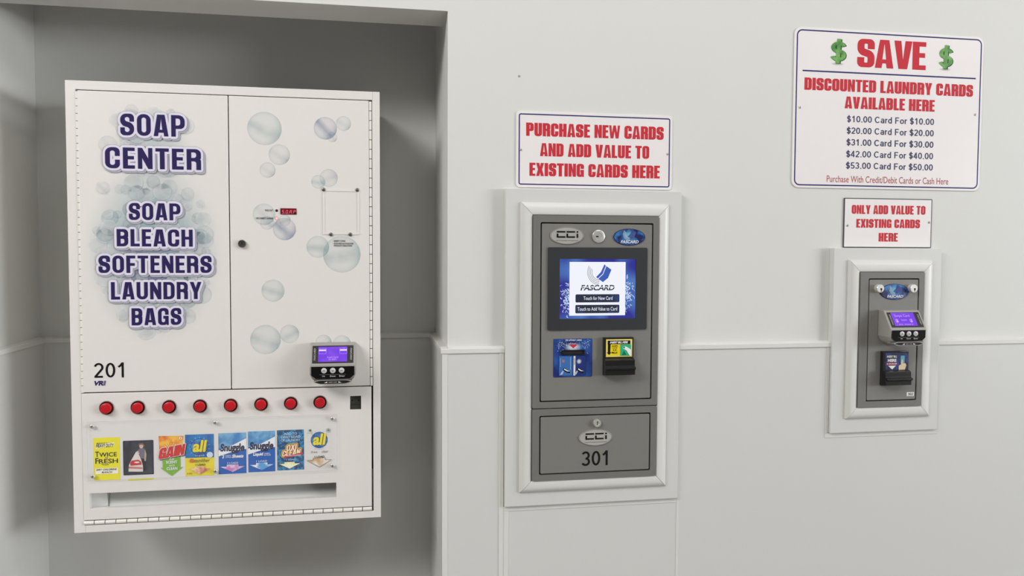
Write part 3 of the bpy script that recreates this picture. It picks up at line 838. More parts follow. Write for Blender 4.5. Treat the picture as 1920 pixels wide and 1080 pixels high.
for rr, t, uu in (((0.5185, 0.6362, 1.3487, 1.3697), 'Touch for New Card', (.18, .84)), ((0.5182, 0.6361, 1.3207, 1.3423), 'Touch to Add Value to Card', (.05, .95))):
    a.one(rrect(rr, .003), glow('screen_button', (38, 44, 60), 1.0, (48, 72, 124), 30)).up(); a.text(t, sub(rr, uu[0], uu[1], .30, .74), SW, bold=.002)
plab(a.build('lit_display', bz), 'lit touchscreen picture with a white panel')
# card slot plate
CP = (0.4619, 0.5646, 1.1558, 1.255)
b = MB(); b.prism([rrect(CP, .003)], KDOOR_Y - .001, KDOOR_Y, paint('navy_print_sheet', (30, 44, 120), rough=.4)); cp = b.build('card_slot_plate', root)
a = Art(KDOOR_Y - .0012); rs = random.Random(9)
a.one(rrect(inset(CP, .0006), .0026), print_blend('blue_gloss_print', (28, 40, 112), (40, 86, 160), 22, .4, .65)).up()
a.disc(*inr(CP, [(.5, .78)])[0], .026, sheer('soft_white_print', (225, 235, 248), 0, 0, .9, soft=True), rz=.013).up()
for i in range(130):
    p = inr(CP, [(rs.uniform(.08, .92), .84 + rs.gauss(0, .08))])[0]; t = rs.uniform(0, 6.28); ln = rs.uniform(.001, .004)
    z2 = min(p[1], CP[3] - .002)
    a.band([(p[0], z2), (p[0] + ln * math.cos(t), min(z2 + ln * math.sin(t), CP[3] - .0008))], .0003, ink((200, 216, 236)), closed=False)
a.up(); a.text('INSERT YOUR CARD', sub(CP, .26, .74, .89, .93), ink((40, 50, 90)), bold=.02); a.text('TO START HERE', sub(CP, .30, .72, .945, .98), Wt, bold=.02)
a.one(inr(CP, [(.40, .855), (.62, .855), (.505, .75)]), M_SRED)
for uu, colr in (((.14, .49), (62, 110, 176)), ((.51, .83), (36, 52, 120))):
    q = sub(CP, uu[0], uu[1], .04, .55); a.up(); a.one(rrect(q, .002), ink(colr)).up()
    if uu[0] > .4:
        a.one(rect(sub(q, 0, .16, 0, 1)), ink((226, 226, 232))).up(); a.text('FASCARD', sub(q, .03, .13, .55, .92), ink((70, 70, 90)), rot90=1)
        a.disc(*inr(q, [(.45, .72)])[0], .008, sheer('soft_white_print', (225, 235, 248), 0, 0, .9, soft=True)); a.up()
    else:
        a.one(rrect(sub(q, .24, .40, .68, .82), .0006), ink((176, 120, 90))); a.one(rect(sub(q, .82, .86, .3, .95)), ink((150, 180, 216))); a.one(rect(sub(q, .10, .13, .45, .9)), ink((150, 180, 216)))
    a.one(inr(q, [(.30, .36), (.42, .40), (.62, .30), (.85, .22), (.78, .12), (.55, .16), (.34, .26)]), K).up(); a.one(inr(q, [(.40, .37), (.62, .27), (.86, .22), (.60, .22), (.36, .32)]), Wt); a.one(inr(q, [(.06, .04), (.24, .06), (.36, .22), (.28, .26), (.14, .14)]), ink((180, 190, 205)))
plab(a.build('plate_print', cp), 'blue print of two cards and a red arrow')
sl = (0.4821, 0.5438, 1.2139, 1.2263)
b = MB(); b.prism([rrect(sl, .001), rect(inset(sl, .003, .0022))], KDOOR_Y - .005, KDOOR_Y - .0005, M_BLACK); b.box(sl[0] + .001, sl[1] - .001, KDOOR_Y - .0026, KDOOR_Y - .0005, sl[2] + .001, sl[3] - .001, M_DARK); plab(b.build('slot_mouth', cp), 'black card slot')
bx = (0.5925, 0.6736, 1.154, 1.2582); bill_acceptor(root, bx[0], bx[1], bx[2] + .005, bx[3], KDOOR_Y, (0.5982, 0.6691, 1.2072, 1.2533))

# ================================================================ NARROW KIOSK (302)
root = empty('card_kiosk', ((K2[0] + K2[1]) / 2, BOARD_Y, K2[2]), 'narrow grey metal kiosk with a violet-screen card reader and bill slot', 'card kiosk')
D3 = (1.354, 1.5029, 1.0708, 1.406)
b = MB(); b.prism([rrect(K2, .002), rrect(inset(D3, -.0034), .003)], KIOSK_Y, KB, M_STEEL2); b.build('outer_frame', root, bevel=.0012)
b = MB(); b.box(K2[0] + .004, K2[1] - .004, -.0245, KB, K2[2] + .004, K2[3] - .004, M_DARK); plab(b.build('backing_plate', root), 'black backing in the door gap')
b = MB(); b.prism([rrect(D3, .003)], KDOOR_Y, -.0246, M_STEEL); b.build('main_door', root, bevel=.0012)
cx, cz, rx, rz = (1.43, 1.3723, 0.0435, 0.022); badge_oval(root, cx, cz, rx, rz, KDOOR_Y, 'blue')
for cx, cz, rx in ((1.3785, 1.3819, 0.0111), (1.4811, 1.3816, 0.0113)):
    b = MB(); o_ = .014
    b.lathe(cx, cz, [(0, KDOOR_Y - o_), (rx * .90, KDOOR_Y - o_), (rx, KDOOR_Y - o_ + .001), (rx, KDOOR_Y)], paint('bright_nickel', (232, 230, 226), rough=.3, metal=.5), 28)
    lk = b.build('key_lock', root)
    q = Art(KDOOR_Y - o_ - .0002); q.one(ell(cx + rx * .15, cz - rx * .15, rx * .26), K); q.one(rect((cx + rx * .05, cx + rx * .25, cz - rx * .75, cz - rx * .2)), K); q.build('keyhole', lk)
zt = 1.3239 - .001
xc = 1.4365
card_reader(root, xc, zt, KDOOR_Y, W=.108, H=.096, script=1)
bx = (1.3914, 1.4713, 1.1086, 1.208); bill_acceptor(root, bx[0], bx[1], bx[2] + .004, bx[3], KDOOR_Y, (1.3998, 1.4691, 1.1534, 1.2035), style='blue')
r = (1.4768, 1.4992, 1.0793, 1.0903); a = Art(KDOOR_Y - .0003); a.one(rect(r), Wt).up(); a.strokes('302', sub(r, .14, .88, .18, .82), K, half=.08); plab(a.build('number_sticker', root), 'small white number sticker')

# ================================================================ SOAP VENDING MACHINE
CS = (-0.7165, 0.0238, 0.7858, 1.883)
root = empty('soap_vending_machine', ((CS[0] + CS[1]) / 2, .2, CS[2]), 'white wall cabinet selling laundry soap with red push buttons, inside the niche', 'vending machine')
IN = (-0.6937, 0.0049, 0.8036, 1.8616)
yb = .072; YBK = NICHE_D - .013
SL = (-0.6796, -0.0895, 0.8444, 0.8825)
b = MB(); b.prism([rect(CS), rect(IN)], CASE_Y, yb, M_CASE)
zc0, zc1 = SL[2] - .012, SL[3] + .03
b.box(CS[0], CS[1], yb, YBK, zc1, CS[3], M_CASE); b.box(CS[0], CS[1], yb, YBK, CS[2], zc0, M_CASE)
b.box(CS[0], SL[0] - .02, yb, YBK, zc0, zc1, M_CASE); b.box(SL[1] + .02, CS[1], yb, YBK, zc0, zc1, M_CASE)
b.box(SL[0] - .02, SL[1] + .02, .20, YBK, zc0, zc1, M_CASE)
case = b.build('case', root, bevel=.0012)
b = MB()
sx = CS[1] - (CS[1] - IN[1]) + .001
b.box(IN[0] + .0005, IN[1] - .0005, .0655, yb - .0002, SL[3] + .028, IN[3] - .0005, M_DARK); plab(b.build('gap_shade_sheet', root), 'dark sheet standing for the shade in the door gaps')  # near-black sheet puts the shade of the door gaps into colour
a = Art(CASE_Y - .0001); a.one(rect((sx, sx + .0007, IN[3], CS[3])), ink((176, 172, 168))); a.build('frame_seam', root); a = Art(CASE_Y - .0001); xq = IN[0] + .003; a.one(rect((xq, xq + .0007, CS[2], IN[2])), ink((186, 182, 178))); plab(a.build('frame_seam', root), 'faint seam line of the frame')
# doors
LD = (-0.689, -0.346, 1.132, 1.8596); RD = (-0.3428, -0.0036, 1.1332, 1.8601); LP = (-0.6938, 0.0006, 0.8168, 1.1284)
LD = (LD[0], LD[1], LD[2], LD[3]); RD = (LD[1] + .0024, RD[1], LD[2], LD[3]); LP = (LP[0], LP[1], LP[2], LD[2] - .0026)
for nm, d in (('left_door', LD), ('right_door', RD)):
    b = MB(); b.prism([rect(d)], DOOR_Y, .0650, M_CASE); o = b.build(nm, root, bevel=.0015)
    if nm == 'left_door': ldo = o
    else: rdo = o
CR = (-0.0537, -0.0258, 1.0707, 1.1059)
b = MB(); b.prism([rect(LP), rect(SL), rect(CR)], DOOR_Y, .0650, M_CASE); lpo = b.build('lower_panel', root, bevel=.0010)
# hinges
def hinge(p, q, r, n, parent, gapf=.035):
    b = MB(); p = Vector(p); q = Vector(q)
    for i in range(n):
        a0 = p.lerp(q, (i + gapf) / n); a1 = p.lerp(q, (i + 1 - gapf) / n); b.rod(a0, a1, r, M_HINGE, 12)
    b.rod(p, q, r * .72, M_DARK, 8)
    return b.build('hinge', parent)
xh = (LD[0] + IN[0]) / 2; hinge((xh, CASE_Y + .002, LD[3] - .002), (xh, CASE_Y + .002, LD[2] - .001), .0040, 41, root)
xh = (RD[1] + IN[1]) / 2 - .0004; hinge((xh, CASE_Y + .002, LD[3] - .001), (xh, CASE_Y + .002, LD[2] - .001), .0034, 30, root)
zh = (LP[2] + IN[2]) / 2 - .0005; hinge((LP[0] - .001, CASE_Y + .002, zh), (LP[1] + .001, CASE_Y + .002, zh), .0052, 28, root)
# left door print: bubbles, then words
BUB = [sheer('bubble_teal', (160, 190, 198), .16, .10, .09), sheer('bubble_grey', (172, 184, 196), .16, .10, .08), sheer('bubble_lavender', (150, 147, 184), .16, .14, .14)]
BUBW = sheer('bubble_white', (226, 230, 232), .05, .14, .36)
a = Art(DOOR_Y - .0004, step=.00001); rs = random.Random(21)
tint = sheer('soft_teal_tint', (176, 202, 208), 0, 0, .62, soft=True)
tint2 = sheer('soft_lavender_tint', (150, 146, 184), 0, 0, .60, soft=True)
for (cx, cz), rx, rz, mm in (((-0.5229, 1.4773), .17, .24, tint), ((-0.5204, 1.4773), .11, .17, tint), ((-0.5273, 1.4317), .10, .07, tint2), ((-0.5252, 1.7234), .10, .10, sheer('soft_faint_tint', (186, 206, 212), 0, 0, .40, soft=True))):
    a.disc(cx, cz, rx, mm, rz=rz, n=48); a.up()
c0 = (-0.5231, 1.4669); c1 = (-0.5237, 1.7466)
for i in range(170):
    if i < 130:
        t = rs.uniform(0, 6.283); q = math.sqrt(rs.uniform(0, 1)); x = c0[0] + .136 * q * math.cos(t); z = c0[1] + .190 * q * math.sin(t)
        mm = BUB[2] if abs(z - c0[1] + .04) < .06 and abs(x - c0[0]) < .07 and rs.random() < .5 else rs.choice([BUB[0], BUB[1], BUBW, BUBW])
    else:
        t = rs.uniform(0, 6.283); q = math.sqrt(rs.uniform(.1, 1)); x = c1[0] + .105 * q * math.cos(t); z = c1[1] + .085 * q * math.sin(t); mm = rs.choice([BUB[1], BUBW, BUB[1]])
        if i % 2: continue
    a.disc(x, z, rs.uniform(.008, .022), mm, rot=rs.uniform(0, 6.28), n=26); a.up()
for (cx, cz, r_), mm in (((-0.6356, 1.6285, 0.0156), BUB[1]), ((-0.5972, 1.6254, 0.0115), BUB[0]), ((-0.5598, 1.617, 0.0195), BUB[0]), ((-0.6329, 1.5117, 0.0193), BUB[1]), ((-0.4046, 1.5173, 0.0226), BUB[0]), ((-0.4124, 1.592, 0.01), BUB[1]), ((-0.5674, 1.8158, 0.0145), BUB[1]), ((-0.4419, 1.6164, 0.0162), BUB[1])):
    a.disc(cx, cz, r_, mm, rot=.8); a.up()
plab(a.build('bubble_print', ldo), 'printed cloud of pale teal soap bubbles')
WORDS = (('SOAP', (-0.5928, -0.4466, 1.7558, 1.8068)), ('CENTER', (-0.6284, -0.41, 1.6761, 1.7256)),
         ('SOAP', (-0.5768, -0.4595, 1.5523, 1.5924)), ('BLEACH', (-0.6054, -0.4318, 1.4882, 1.5288)),
         ('SOFTENERS', (-0.6476, -0.3883, 1.4236, 1.4646)), ('LAUNDRY', (-0.6205, -0.413, 1.359, 1.4002)), ('BAGS', (-0.5747, -0.461, 1.2956, 1.3362)))
a = Art(DOOR_Y - .0022, step=.00026)
HV = dict(st=.185, b=.14, w=.60, R=.27, gap=.15)
for wd, rr in WORDS: a.block(wd, rr, M_SHADOWINK, fat=.0072, shift=(.0028, -.0036), **HV)
a.up()
for wd, rr in WORDS: a.block(wd, rr, M_OUT, fat=.0068, **HV)
a.up()
for wd, rr in WORDS: a.block(wd, rr, M_LAV, fat=.0062, **HV)
a.up()
for wd, rr in WORDS: a.block(wd, rr, M_NAVYL, fat=.0007, **HV)
a.up()
for wd, rr in WORDS: a.block(wd, rr, M_NAVY, shift=(.0006, -.0003), **HV)
plab(a.build('lettering', ldo), 'navy capital lettering with a pale outline')
a = Art(DOOR_Y - .0004); a.strokes('201', (-0.6655, -0.5958, 1.1671, 1.2042), K, half=.062); plab(a.build('number_lettering', ldo), 'black number')
a = Art(DOOR_Y - .0004); q = (-0.6636, -0.6368, 1.1482, 1.16); a.text('VR', sub(q, 0, .78, 0, 1), ink((44, 36, 88)), bold=.05, shear=.25); a.up()
for u in (.74, .84): a.one(inr(q, [(u, 0), (u + .07, 0), (u + .17, 1), (u + .10, 1)]), ink((96, 90, 140)))
plab(a.build('maker_emblem', ldo), 'small purple letters emblem')
# right door print and fittings
rs = random.Random(5); kk = 0
for (cx, cz, r_), mi in (((-0.2588, 1.7818, 0.0411), 0), ((-0.2238, 1.7182, 0.0258), 1), ((-0.2524, 1.6794, 0.0192), 1), ((-0.1113, 1.787, 0.0282), 2), ((-0.0665, 1.8002, 0.0185), 1), ((-0.0944, 1.7655, 0.0125), 1), ((-0.1038, 1.6628, 0.0224), 1), ((-0.1296, 1.6524, 0.0171), 0),
                      ((-0.262, 1.5694, 0.0269), 0), ((-0.2545, 1.5478, 0.0167), 1), ((-0.213, 1.533, 0.0279), 2), ((-0.2119, 1.5549, 0.0142), 1), ((-0.1316, 1.4888, 0.0277), 0), ((-0.0722, 1.4703, 0.0466), 0), ((-0.2419, 1.3782, 0.0278), 0), ((-0.2612, 1.2552, 0.037), 0), ((-0.2026, 1.2687, 0.0235), 0), ((-0.119, 1.2457, 0.0199), 0), ((-0.0734, 1.2409, 0.0227), 0)):
    kk += 1; a = Art(DOOR_Y - .0004 - kk * .00002)
    a.disc(cx, cz, r_, [sheer('big_bubble_teal', (152, 186, 190), .17, .19, .07), sheer('big_bubble_grey', (166, 182, 190), .17, .18, .06), sheer('big_bubble_blue', (142, 158, 186), .18, .34, .09)][mi], rot=rs.uniform(-.5, .9), n=48); plab(a.build('bubble_print', rdo), 'printed pale soap bubble')
cx, cz, r_ = (-0.3149, 1.4955, 0.0097)
b = MB(); b.lathe(cx, cz, [(0, DOOR_Y - .006), (r_ * .62, DOOR_Y - .006), (r_ * .66, DOOR_Y - .0075), (r_ * .9, DOOR_Y - .0075), (r_, DOOR_Y - .005), (r_, DOOR_Y)], paint('dark_nickel', (120, 118, 112), rough=.35, metal=.9), 28); lk = b.build('key_lock', rdo)
q = Art(DOOR_Y - .0062); q.one(rect((cx - .0006, cx + .0006, cz - .003, cz + .003)), K); q.build('keyhole', lk)
LDR = (-0.2223, -0.1832, 1.5697, 1.5849)
b = MB(); b.prism([rect(LDR)], DOOR_Y - .002, DOOR_Y, glow('red_led_window', (112, 4, 26), 1.0, (70, 2, 18), 60)); led = b.build('digit_display', root, bevel=.0004)
a = Art(DOOR_Y - .0022); RL = glow('red_led', (255, 120, 130), 1.1)
SEG = {'S': 'afgcd', 'O': 'abcdef', 'A': 'abcefg', 'P': 'abefg'}
for i, ch in enumerate('SOAP'):
    q = sub(LDR, .10 + .235 * i, .10 + .235 * i + .105, .17, .66); x0, x1, z0, z1 = q; zm = (z0 + z1) / 2; sk = .0012
    P = {'a': ((x0 + sk, z1), (x1 + sk, z1)), 'b': ((x1 + sk, z1), (x1 + sk / 2, zm)), 'c': ((x1 + sk / 2, zm), (x1, z0)), 'd': ((x0, z0), (x1, z0)), 'e': ((x0, z0), (x0 + sk / 2, zm)), 'f': ((x0 + sk / 2, zm), (x0 + sk, z1)), 'g': ((x0 + sk / 2, zm), (x1 + sk / 2, zm))}
    for k in SEG[ch]: a.band([P[k][0], P[k][1]], .00042, RL, closed=False)
    if i < 3: a.disc(x1 + .0022, z0, .0006, RL, n=8)
plab(a.build('lit_digits', led), 'glowing red digits')
for (cx, cz, r_), mm, t in (((-0.2314, 1.5789, 0.0035), paint('dark_red_lens', (60, 14, 20), rough=.3), 'dark red lamp'), ((-0.2315, 1.5595, 0.0035), glow('lit_red_lens', (255, 200, 200), 1.1), 'lit pink lamp')):
    b = MB(); b.lathe(cx, cz, [(0, DOOR_Y - .0022), (r_ * .6, DOOR_Y - .0018), (r_, DOOR_Y)], mm, 18)
    if 'lit' in t: b.lathe(cx, cz, [(r_ * 1.0, DOOR_Y - .0003), (r_ * 1.25, DOOR_Y - .0003)], ink((205, 70, 80)), 18)
    plab(b.build('indicator_lamp', root), t)
a = Art(DOOR_Y - .0014)
a.text('SOLD OUT', (-0.2594, -0.2401, 1.5771, 1.5816), K, bold=.02); a.text('USE CORRECT CHANGE', (-0.2814, -0.2398, 1.5573, 1.5616), K, bold=.02)
plab(a.build('lamp_lettering', root), 'tiny black lamp captions'); a = Art(DOOR_Y - .0014)
a.text('- INSERT COINS', (-0.0946, -0.0634, 1.5018, 1.506), K, bold=.02); a.text('- PUSH RED BUTTON FOR', (-0.0946, -0.0428, 1.4954, 1.4994), K, bold=.02); a.text('PRODUCT SELECTION', (-0.0916, -0.0468, 1.4899, 1.494), K, bold=.02)
plab(a.build('instruction_lettering', root), 'tiny black instructions')
CV = (-0.1137, -0.0334, 1.5254, 1.629)
b = MB(); b.prism([rect(inset(CV, -.0055)), rect(CV)], DOOR_Y - .0014, DOOR_Y, M_CASE); b.prism([rect(CV)], DOOR_Y - .0003, DOOR_Y, M_CASE); cv = b.build('cover_plate', root, bevel=.0005)
for x, z in ((-0.1162, 1.6331), (-0.0329, 1.6337), (-0.0988, 1.5204), (-0.0507, 1.5208)): screw(cv, x, z, DOOR_Y - .0014, .0048, paint('grey_screw', (120, 122, 116), rough=.35, metal=.8), dome=.003)
zt = 1.2458 + .0005
card_reader(root, -0.0929 - .001, zt, DOOR_Y, W=.1125, H=.1005)
# buttons
M_RIM = paint('button_rim', (168, 160, 154), rough=.35, metal=.3)
for cx, cz in ((-0.6363, 1.0933), (-0.5646, 1.0925), (-0.4918, 1.092), (-0.4193, 1.0914), (-0.3464, 1.0914), (-0.2733, 1.0919), (-0.201, 1.0923), (-0.1286, 1.0929)):
    b = MB(); y = DOOR_Y
    b.lathe(cx, cz, [(.0160, y - .0022), (.0168, y - .0026), (.0175, y - .0018), (.0178, y)], M_RIM, 32)
    b.lathe(cx, cz, [(0, y - .0008), (.0140, y - .0008), (.0152, y - .0030), (.0161, y - .0023)], paint('black_well', (9, 9, 10), rough=.6), 32)
    rim = b.build('push_button', root)
    b = MB(); b.lathe(cx, cz, [(0, y - .0130), (.0102, y - .0130), (.0122, y - .0120), (.0127, y - .0104), (.0127, y - .0008)], M_RED, 32); plab(b.build('button_cap', rim), 'red round cap')
# coin return
b = MB(); b.box(CR[0], CR[1], .0600, .0640, CR[2], CR[3], paint('olive_cup', (64, 66, 56), rough=.6)); b.box(CR[0], CR[1], .0535, .0600, CR[2], CR[2] + .011, paint('olive_cup_flap', (48, 50, 42), rough=.5))
for u in (.2, .78):
    cx, cz = inr(CR, [(u, .62)])[0]; b.lathe(cx, cz, [(0, .0594), (.0016, .0596), (.0018, .06)], K, 10)
b.build('coin_return', root)
# slot tray behind the opening
b = MB(); y0, y1 = .066, .118; x0, x1 = SL[0] - .008, SL[1] + .008; z0, z1 = SL[2] - .006, SL[3] + .022
b.add([(x0, y0, z0), (x1, y0, z0), (x1, y0 + .012, z0 + .002), (x0, y0 + .012, z0 + .002), (x0, y1, z1), (x1, y1, z1)], [(0, 1, 2, 3), (3, 2, 5, 4)], M_TRAY)
xs = SL[0] + .034
b.add([(xs, y0 + .013, z0 + .004), (x0, y0 + .001, z0), (x0, y0 + .001, z1), (xs - .012, y1 - .02, z1)], [(0, 1, 2, 3)], M_TRAY)
b.rod((xs + .001, y0 + .010, z0), (xs + .001, y0 + .022, (z0 + z1) / 2 - .002), .0006, M_DARK, 6); b.rod((xs + .001, y0 + .022, (z0 + z1) / 2 - .002), (xs - .012, y1 - .024, z1), .0006, M_DARK, 6)
b.add([(x1, y0, z0), (x1, y1, z0), (x1, y1, z1), (x1, y0, z1)], [(0, 1, 2, 3)], M_TRAY)
plab(b.build('dispensing_tray', root), 'grey metal chute')

# product window
AC = (-0.6806, -0.0862, 0.9161, 1.0612)
clear = bpy.data.materials.new('clear_acrylic'); clear.use_nodes = True
nn = clear.node_tree.nodes; LL = clear.node_tree.links; pb = nn['Principled BSDF']
pb.inputs['Base Color'].default_value = (.9, .92, .92, 1); pb.inputs['Roughness'].default_value = .25
tr = nn.new('ShaderNodeBsdfTransparent'); tr.inputs[0].default_value = (.995, .998, 1, 1); ms = nn.new('ShaderNodeMixShader')
tc = nn.new('ShaderNodeTexCoord'); nz = nn.new('ShaderNodeTexNoise'); nz.inputs['Scale'].default_value = 9; mr = nn.new('ShaderNodeMapRange'); mr.inputs[3].default_value = .01; mr.inputs[4].default_value = .05
LL.new(tc.outputs['Object'], nz.inputs['Vector']); LL.new(nz.outputs['Fac'], mr.inputs[0]); LL.new(mr.outputs[0], ms.inputs[0])
LL.new(tr.outputs[0], ms.inputs[1]); LL.new(pb.outputs[0], ms.inputs[2]); LL.new(ms.outputs[0], nn['Material Output'].inputs['Surface'])
b = MB(); b.prism([rect(AC)], ACRYL_Y, .0450, clear); win = plab(b.build('product_window', root), 'clear acrylic sheet')
a = Art(ACRYL_Y - .0001); a.poly([rect(AC), rect(inset(AC, .0008))], paint('polished_edge', (196, 198, 196), rough=.3)); plab(a.build('sheet_edge', win), 'pale polished edge')
for x, z in ((-0.6689, 1.0496), (-0.6692, 0.9267), (-0.3833, 1.0501), (-0.3841, 0.9273), (-0.098, 1.0508), (-0.0983, 0.9289)): screw(win, x, z, ACRYL_Y, .0056, dome=.0038)

# product cards behind the acrylic
YP = .0486
YEL = (236, 224, 30)
def pcard(fn, r, lab):
    a = Art(YP); fn(a, r); plab(a.build('product_card', root), lab)
def arrow(a, r, c, line=(120, 60, 60), u0=.10, u1=.90, v0=.05, v1=.20, vt=.24):
    um = (u0 + u1) / 2; k = (u1 - u0) * .24
    a.one(inr(r, [(um - k, vt), (um + k, vt), (um + k, v1), (u1, v1), (um, v0), (u0, v1), (um - k, v1)]), c)
def twice(a, r):
    a.one(rect(r), ink(YEL)).up(); a.text('BIODEGRADABLE', sub(r, .13, .72, .845, .885), K, bold=.01, shear=.1)
    a.one(inr(r, [(.07, .75), (.78, .80), (.80, .89), (.09, .84)]), ink((244, 236, 190))).up(); a.text('HEAVY DUTY', sub(r, .10, .78, .775, .855), K, bold=.02, shear=.25)
    for wd, q in (('T', (.07, .21, .555, .68)), ('WICE', (.22, .88, .555, .655)), ('F', (.07, .19, .40, .53)), ('RESH', (.20, .92, .40, .505))): a.text(wd, sub(r, *q), K, bold=.012)
    a.text('as', sub(r, .44, .54, .52, .545), K); a.band(inr(r, [(.28, .40), (.36, .37), (.48, .365), (.58, .375)]), .0006, K, closed=False)
    a.one(rect(sub(r, .06, .92, .155, .29)), ink((244, 240, 220))).up(); a.text('DRY CHLORINE', sub(r, .10, .88, .235, .28), K, bold=.02, shear=.2); a.text('BLEACH', sub(r, .30, .70, .175, .215), K, bold=.02, shear=.2)
def laundry_photo(a, r):
    a.one(rrect(r, .002), ink((30, 32, 62))).up(); q = inset(r, .003)
    a.one(rect(q), print_blend('dark_photo_print', (30, 30, 42), (54, 54, 62), 60, .45, .6)).up()
    # a small figure holding a full laundry sack
    a.one(inr(q, [(.52, .12), (.60, .10), (.62, .34), (.66, .34), (.68, .08), (.76, .10), (.76, .50), (.54, .50)]), ink((16, 16, 22)))
    a.one(rounded(inr(q, [(.46, .48), (.48, .74), (.56, .79), (.70, .79), (.76, .72), (.76, .46)])), ink((116, 108, 122)))
    a.one(inr(q, [(.74, .74), (.79, .60), (.76, .38), (.71, .40), (.72, .60)]), ink((188, 160, 146))).up()
    a.one(ell(*inr(q, [(.61, .855)])[0], .0046, .0055), ink((206, 176, 158))).up()
    a.one(rounded(inr(q, [(.50, .86), (.54, .95), (.66, .96), (.73, .88), (.72, .82), (.66, .90), (.55, .90)])), ink((126, 96, 74))).up()
    a.one(rounded(inr(q, [(.14, .08), (.16, .28), (.24, .42), (.40, .66), (.44, .70), (.50, .64), (.60, .44), (.66, .24), (.66, .06)])), ink((222, 214, 208))).up()
    a.one(rounded(inr(q, [(.20, .34), (.26, .42), (.50, .44), (.60, .38), (.62, .28), (.22, .26)])), ink((198, 50, 50))).up()
    a.one(inr(q, [(.16, .24), (.64, .20), (.64, .15), (.15, .18)]), ink((206, 120, 110))); a.one(ell(*inr(q, [(.45, .36)])[0], .006, .002), ink((240, 220, 214)))
    a.one(inr(q, [(.44, .70), (.52, .62), (.56, .62), (.50, .72)]), ink((206, 176, 158)))
def gain(a, r):
    a.one(inr(r, [(.02, 1), (1, .985), (.93, .55), (.06, .50)]), print_blend('orange_print', (226, 104, 28), (248, 190, 60), 50, .4, .62)).up()
    c = inr(r, [(.50, .62)])[0]
    for i in range(11):
        t = math.radians(12 + 15.6 * i); L_ = .021
        p = [c, (c[0] + L_ * math.cos(t - .06), c[1] + L_ * math.sin(t - .06)), (c[0] + L_ * math.cos(t + .06), c[1] + L_ * math.sin(t + .06))]
        a.one([(min(max(x, r[0] + .002), r[1] - .002), min(z, r[3] - .002)) for x, z in p], ink((252, 214, 90)))
    a.up(); a.one(ell(c[0], c[1] + .004, .010, .008), ink((254, 232, 130))).up(); a.one(ell(*inr(r, [(.88, .93)])[0], .0032), Wt); a.text('1', sub(r, .865, .895, .91, .95), ink((200, 90, 30)), bold=.03)
    a.one(inr(r, [(.14, .62), (.86, .62), (.86, .22), (.96, .22), (.52, .01), (.08, .22), (.18, .22)]), ink((122, 178, 36))).up()
    q = sub(r, .01, .99, .47, .73)
    for k, (mm, fat) in enumerate(((K, .0026), (Wt, .0018), (ink((206, 40, 26)), .0007))):
        zz = .0035
        for gg in block_contours('GAIN', q, gap=.05, st=.24, b=.19, w=.58, R=.24):
            gg = [[(x + .18 * (z - q[2]) + (.0012 if k == 0 else 0), z + (x - q[0]) * .16 - .0035 - (.001 if k == 0 else 0)) for x, z in cc] for cc in gg]
            a.poly(gg, mm)
            for cc in gg: a.band(cc, fat, mm)
        a.up()
    a.text('THE', sub(r, .42, .62, .405, .445), Wt, bold=.02); a.text('SCENT', sub(r, .30, .74, .32, .39), Wt, bold=.03); a.text('SAYS', sub(r, .42, .64, .25, .29), Wt, bold=.02); a.text('CLEAN', sub(r, .32, .74, .16, .23), Wt, bold=.03)
def all_logo(a, cx, cz, R):
    for i in range(14):
        t = 2 * math.pi * i / 14 + .2; L_ = R * 1.30
        a.one([(cx + R * .6 * math.cos(t - .12), cz + R * .6 * math.sin(t - .12)), (cx + L_ * math.cos(t), cz + L_ * math.sin(t)), (cx + R * .6 * math.cos(t + .12), cz + R * .6 * math.sin(t + .12))], ink((150, 205, 236)))
    a.up(); a.one(ell(cx, cz, R), ink((20, 62, 130))).up(); a.one(ell(cx, cz, R * .93), print_blend('blue_orb_print', (24, 74, 152), (70, 150, 210), 60, .45, .65)).up()
    q = (cx - R * .78, cx + R * .86, cz - R * .62, cz + R * .80)
    a.text('all', q, ink((24, 50, 96)), bold=.075, shear=.16, shift=(.0004, -.0004)).up(); a.text('all', q, ink((236, 216, 30)), bold=.04, shear=.16)
    a.up(); a.text('with stainlifters', (cx - R * .5, cx + R * .55, cz - R * 1.12, cz - R * .93), ink((200, 205, 220)))
def all_stain(a, r):
    a.one(rect(r), ink((236, 216, 40))).up(); a.one(inr(r, [(0, .44), (1, .44), (1, 1), (0, 1)]), print_blend('blue_card_print', (12, 96, 168), (36, 140, 205), 30, .4, .65)).up()
    cx, cz = inr(r, [(.50, .70)])[0]; all_logo(a, cx, cz, (r[1] - r[0]) * .31); a.up()
    a.one(ell(*inr(r, [(.86, .50)])[0], (r[1] - r[0]) * .11), ink((206, 220, 236)))
    a.text('tainlifter', sub(r, .32, .86, .33, .42), ink((70, 60, 30)), shear=.25)
    cx, cz = inr(r, [(.23, .375)])[0]
    for i in range(9):
        t = 2 * math.pi * i / 9; a.one([(cx + .003 * math.cos(t - .5), cz + .003 * math.sin(t - .5)), (cx + .0068 * math.cos(t), cz + .0068 * math.sin(t)), (cx + .003 * math.cos(t + .5), cz + .003 * math.sin(t + .5))], ink((200, 60, 30)))
    a.one(ell(cx, cz, .0036), ink((226, 110, 30)))
    a.text('1 LOAD', sub(r, .36, .70, .25, .295), K, bold=.03); arrow(a, r, print_blend('pink_arrow_print', (200, 90, 80), (246, 214, 170), 50, .4, .6), u0=.12, u1=.88, v0=.04, v1=.185, vt=.225)
    a.text('HE', sub(r, .06, .24, .05, .09), ink((120, 100, 30)))
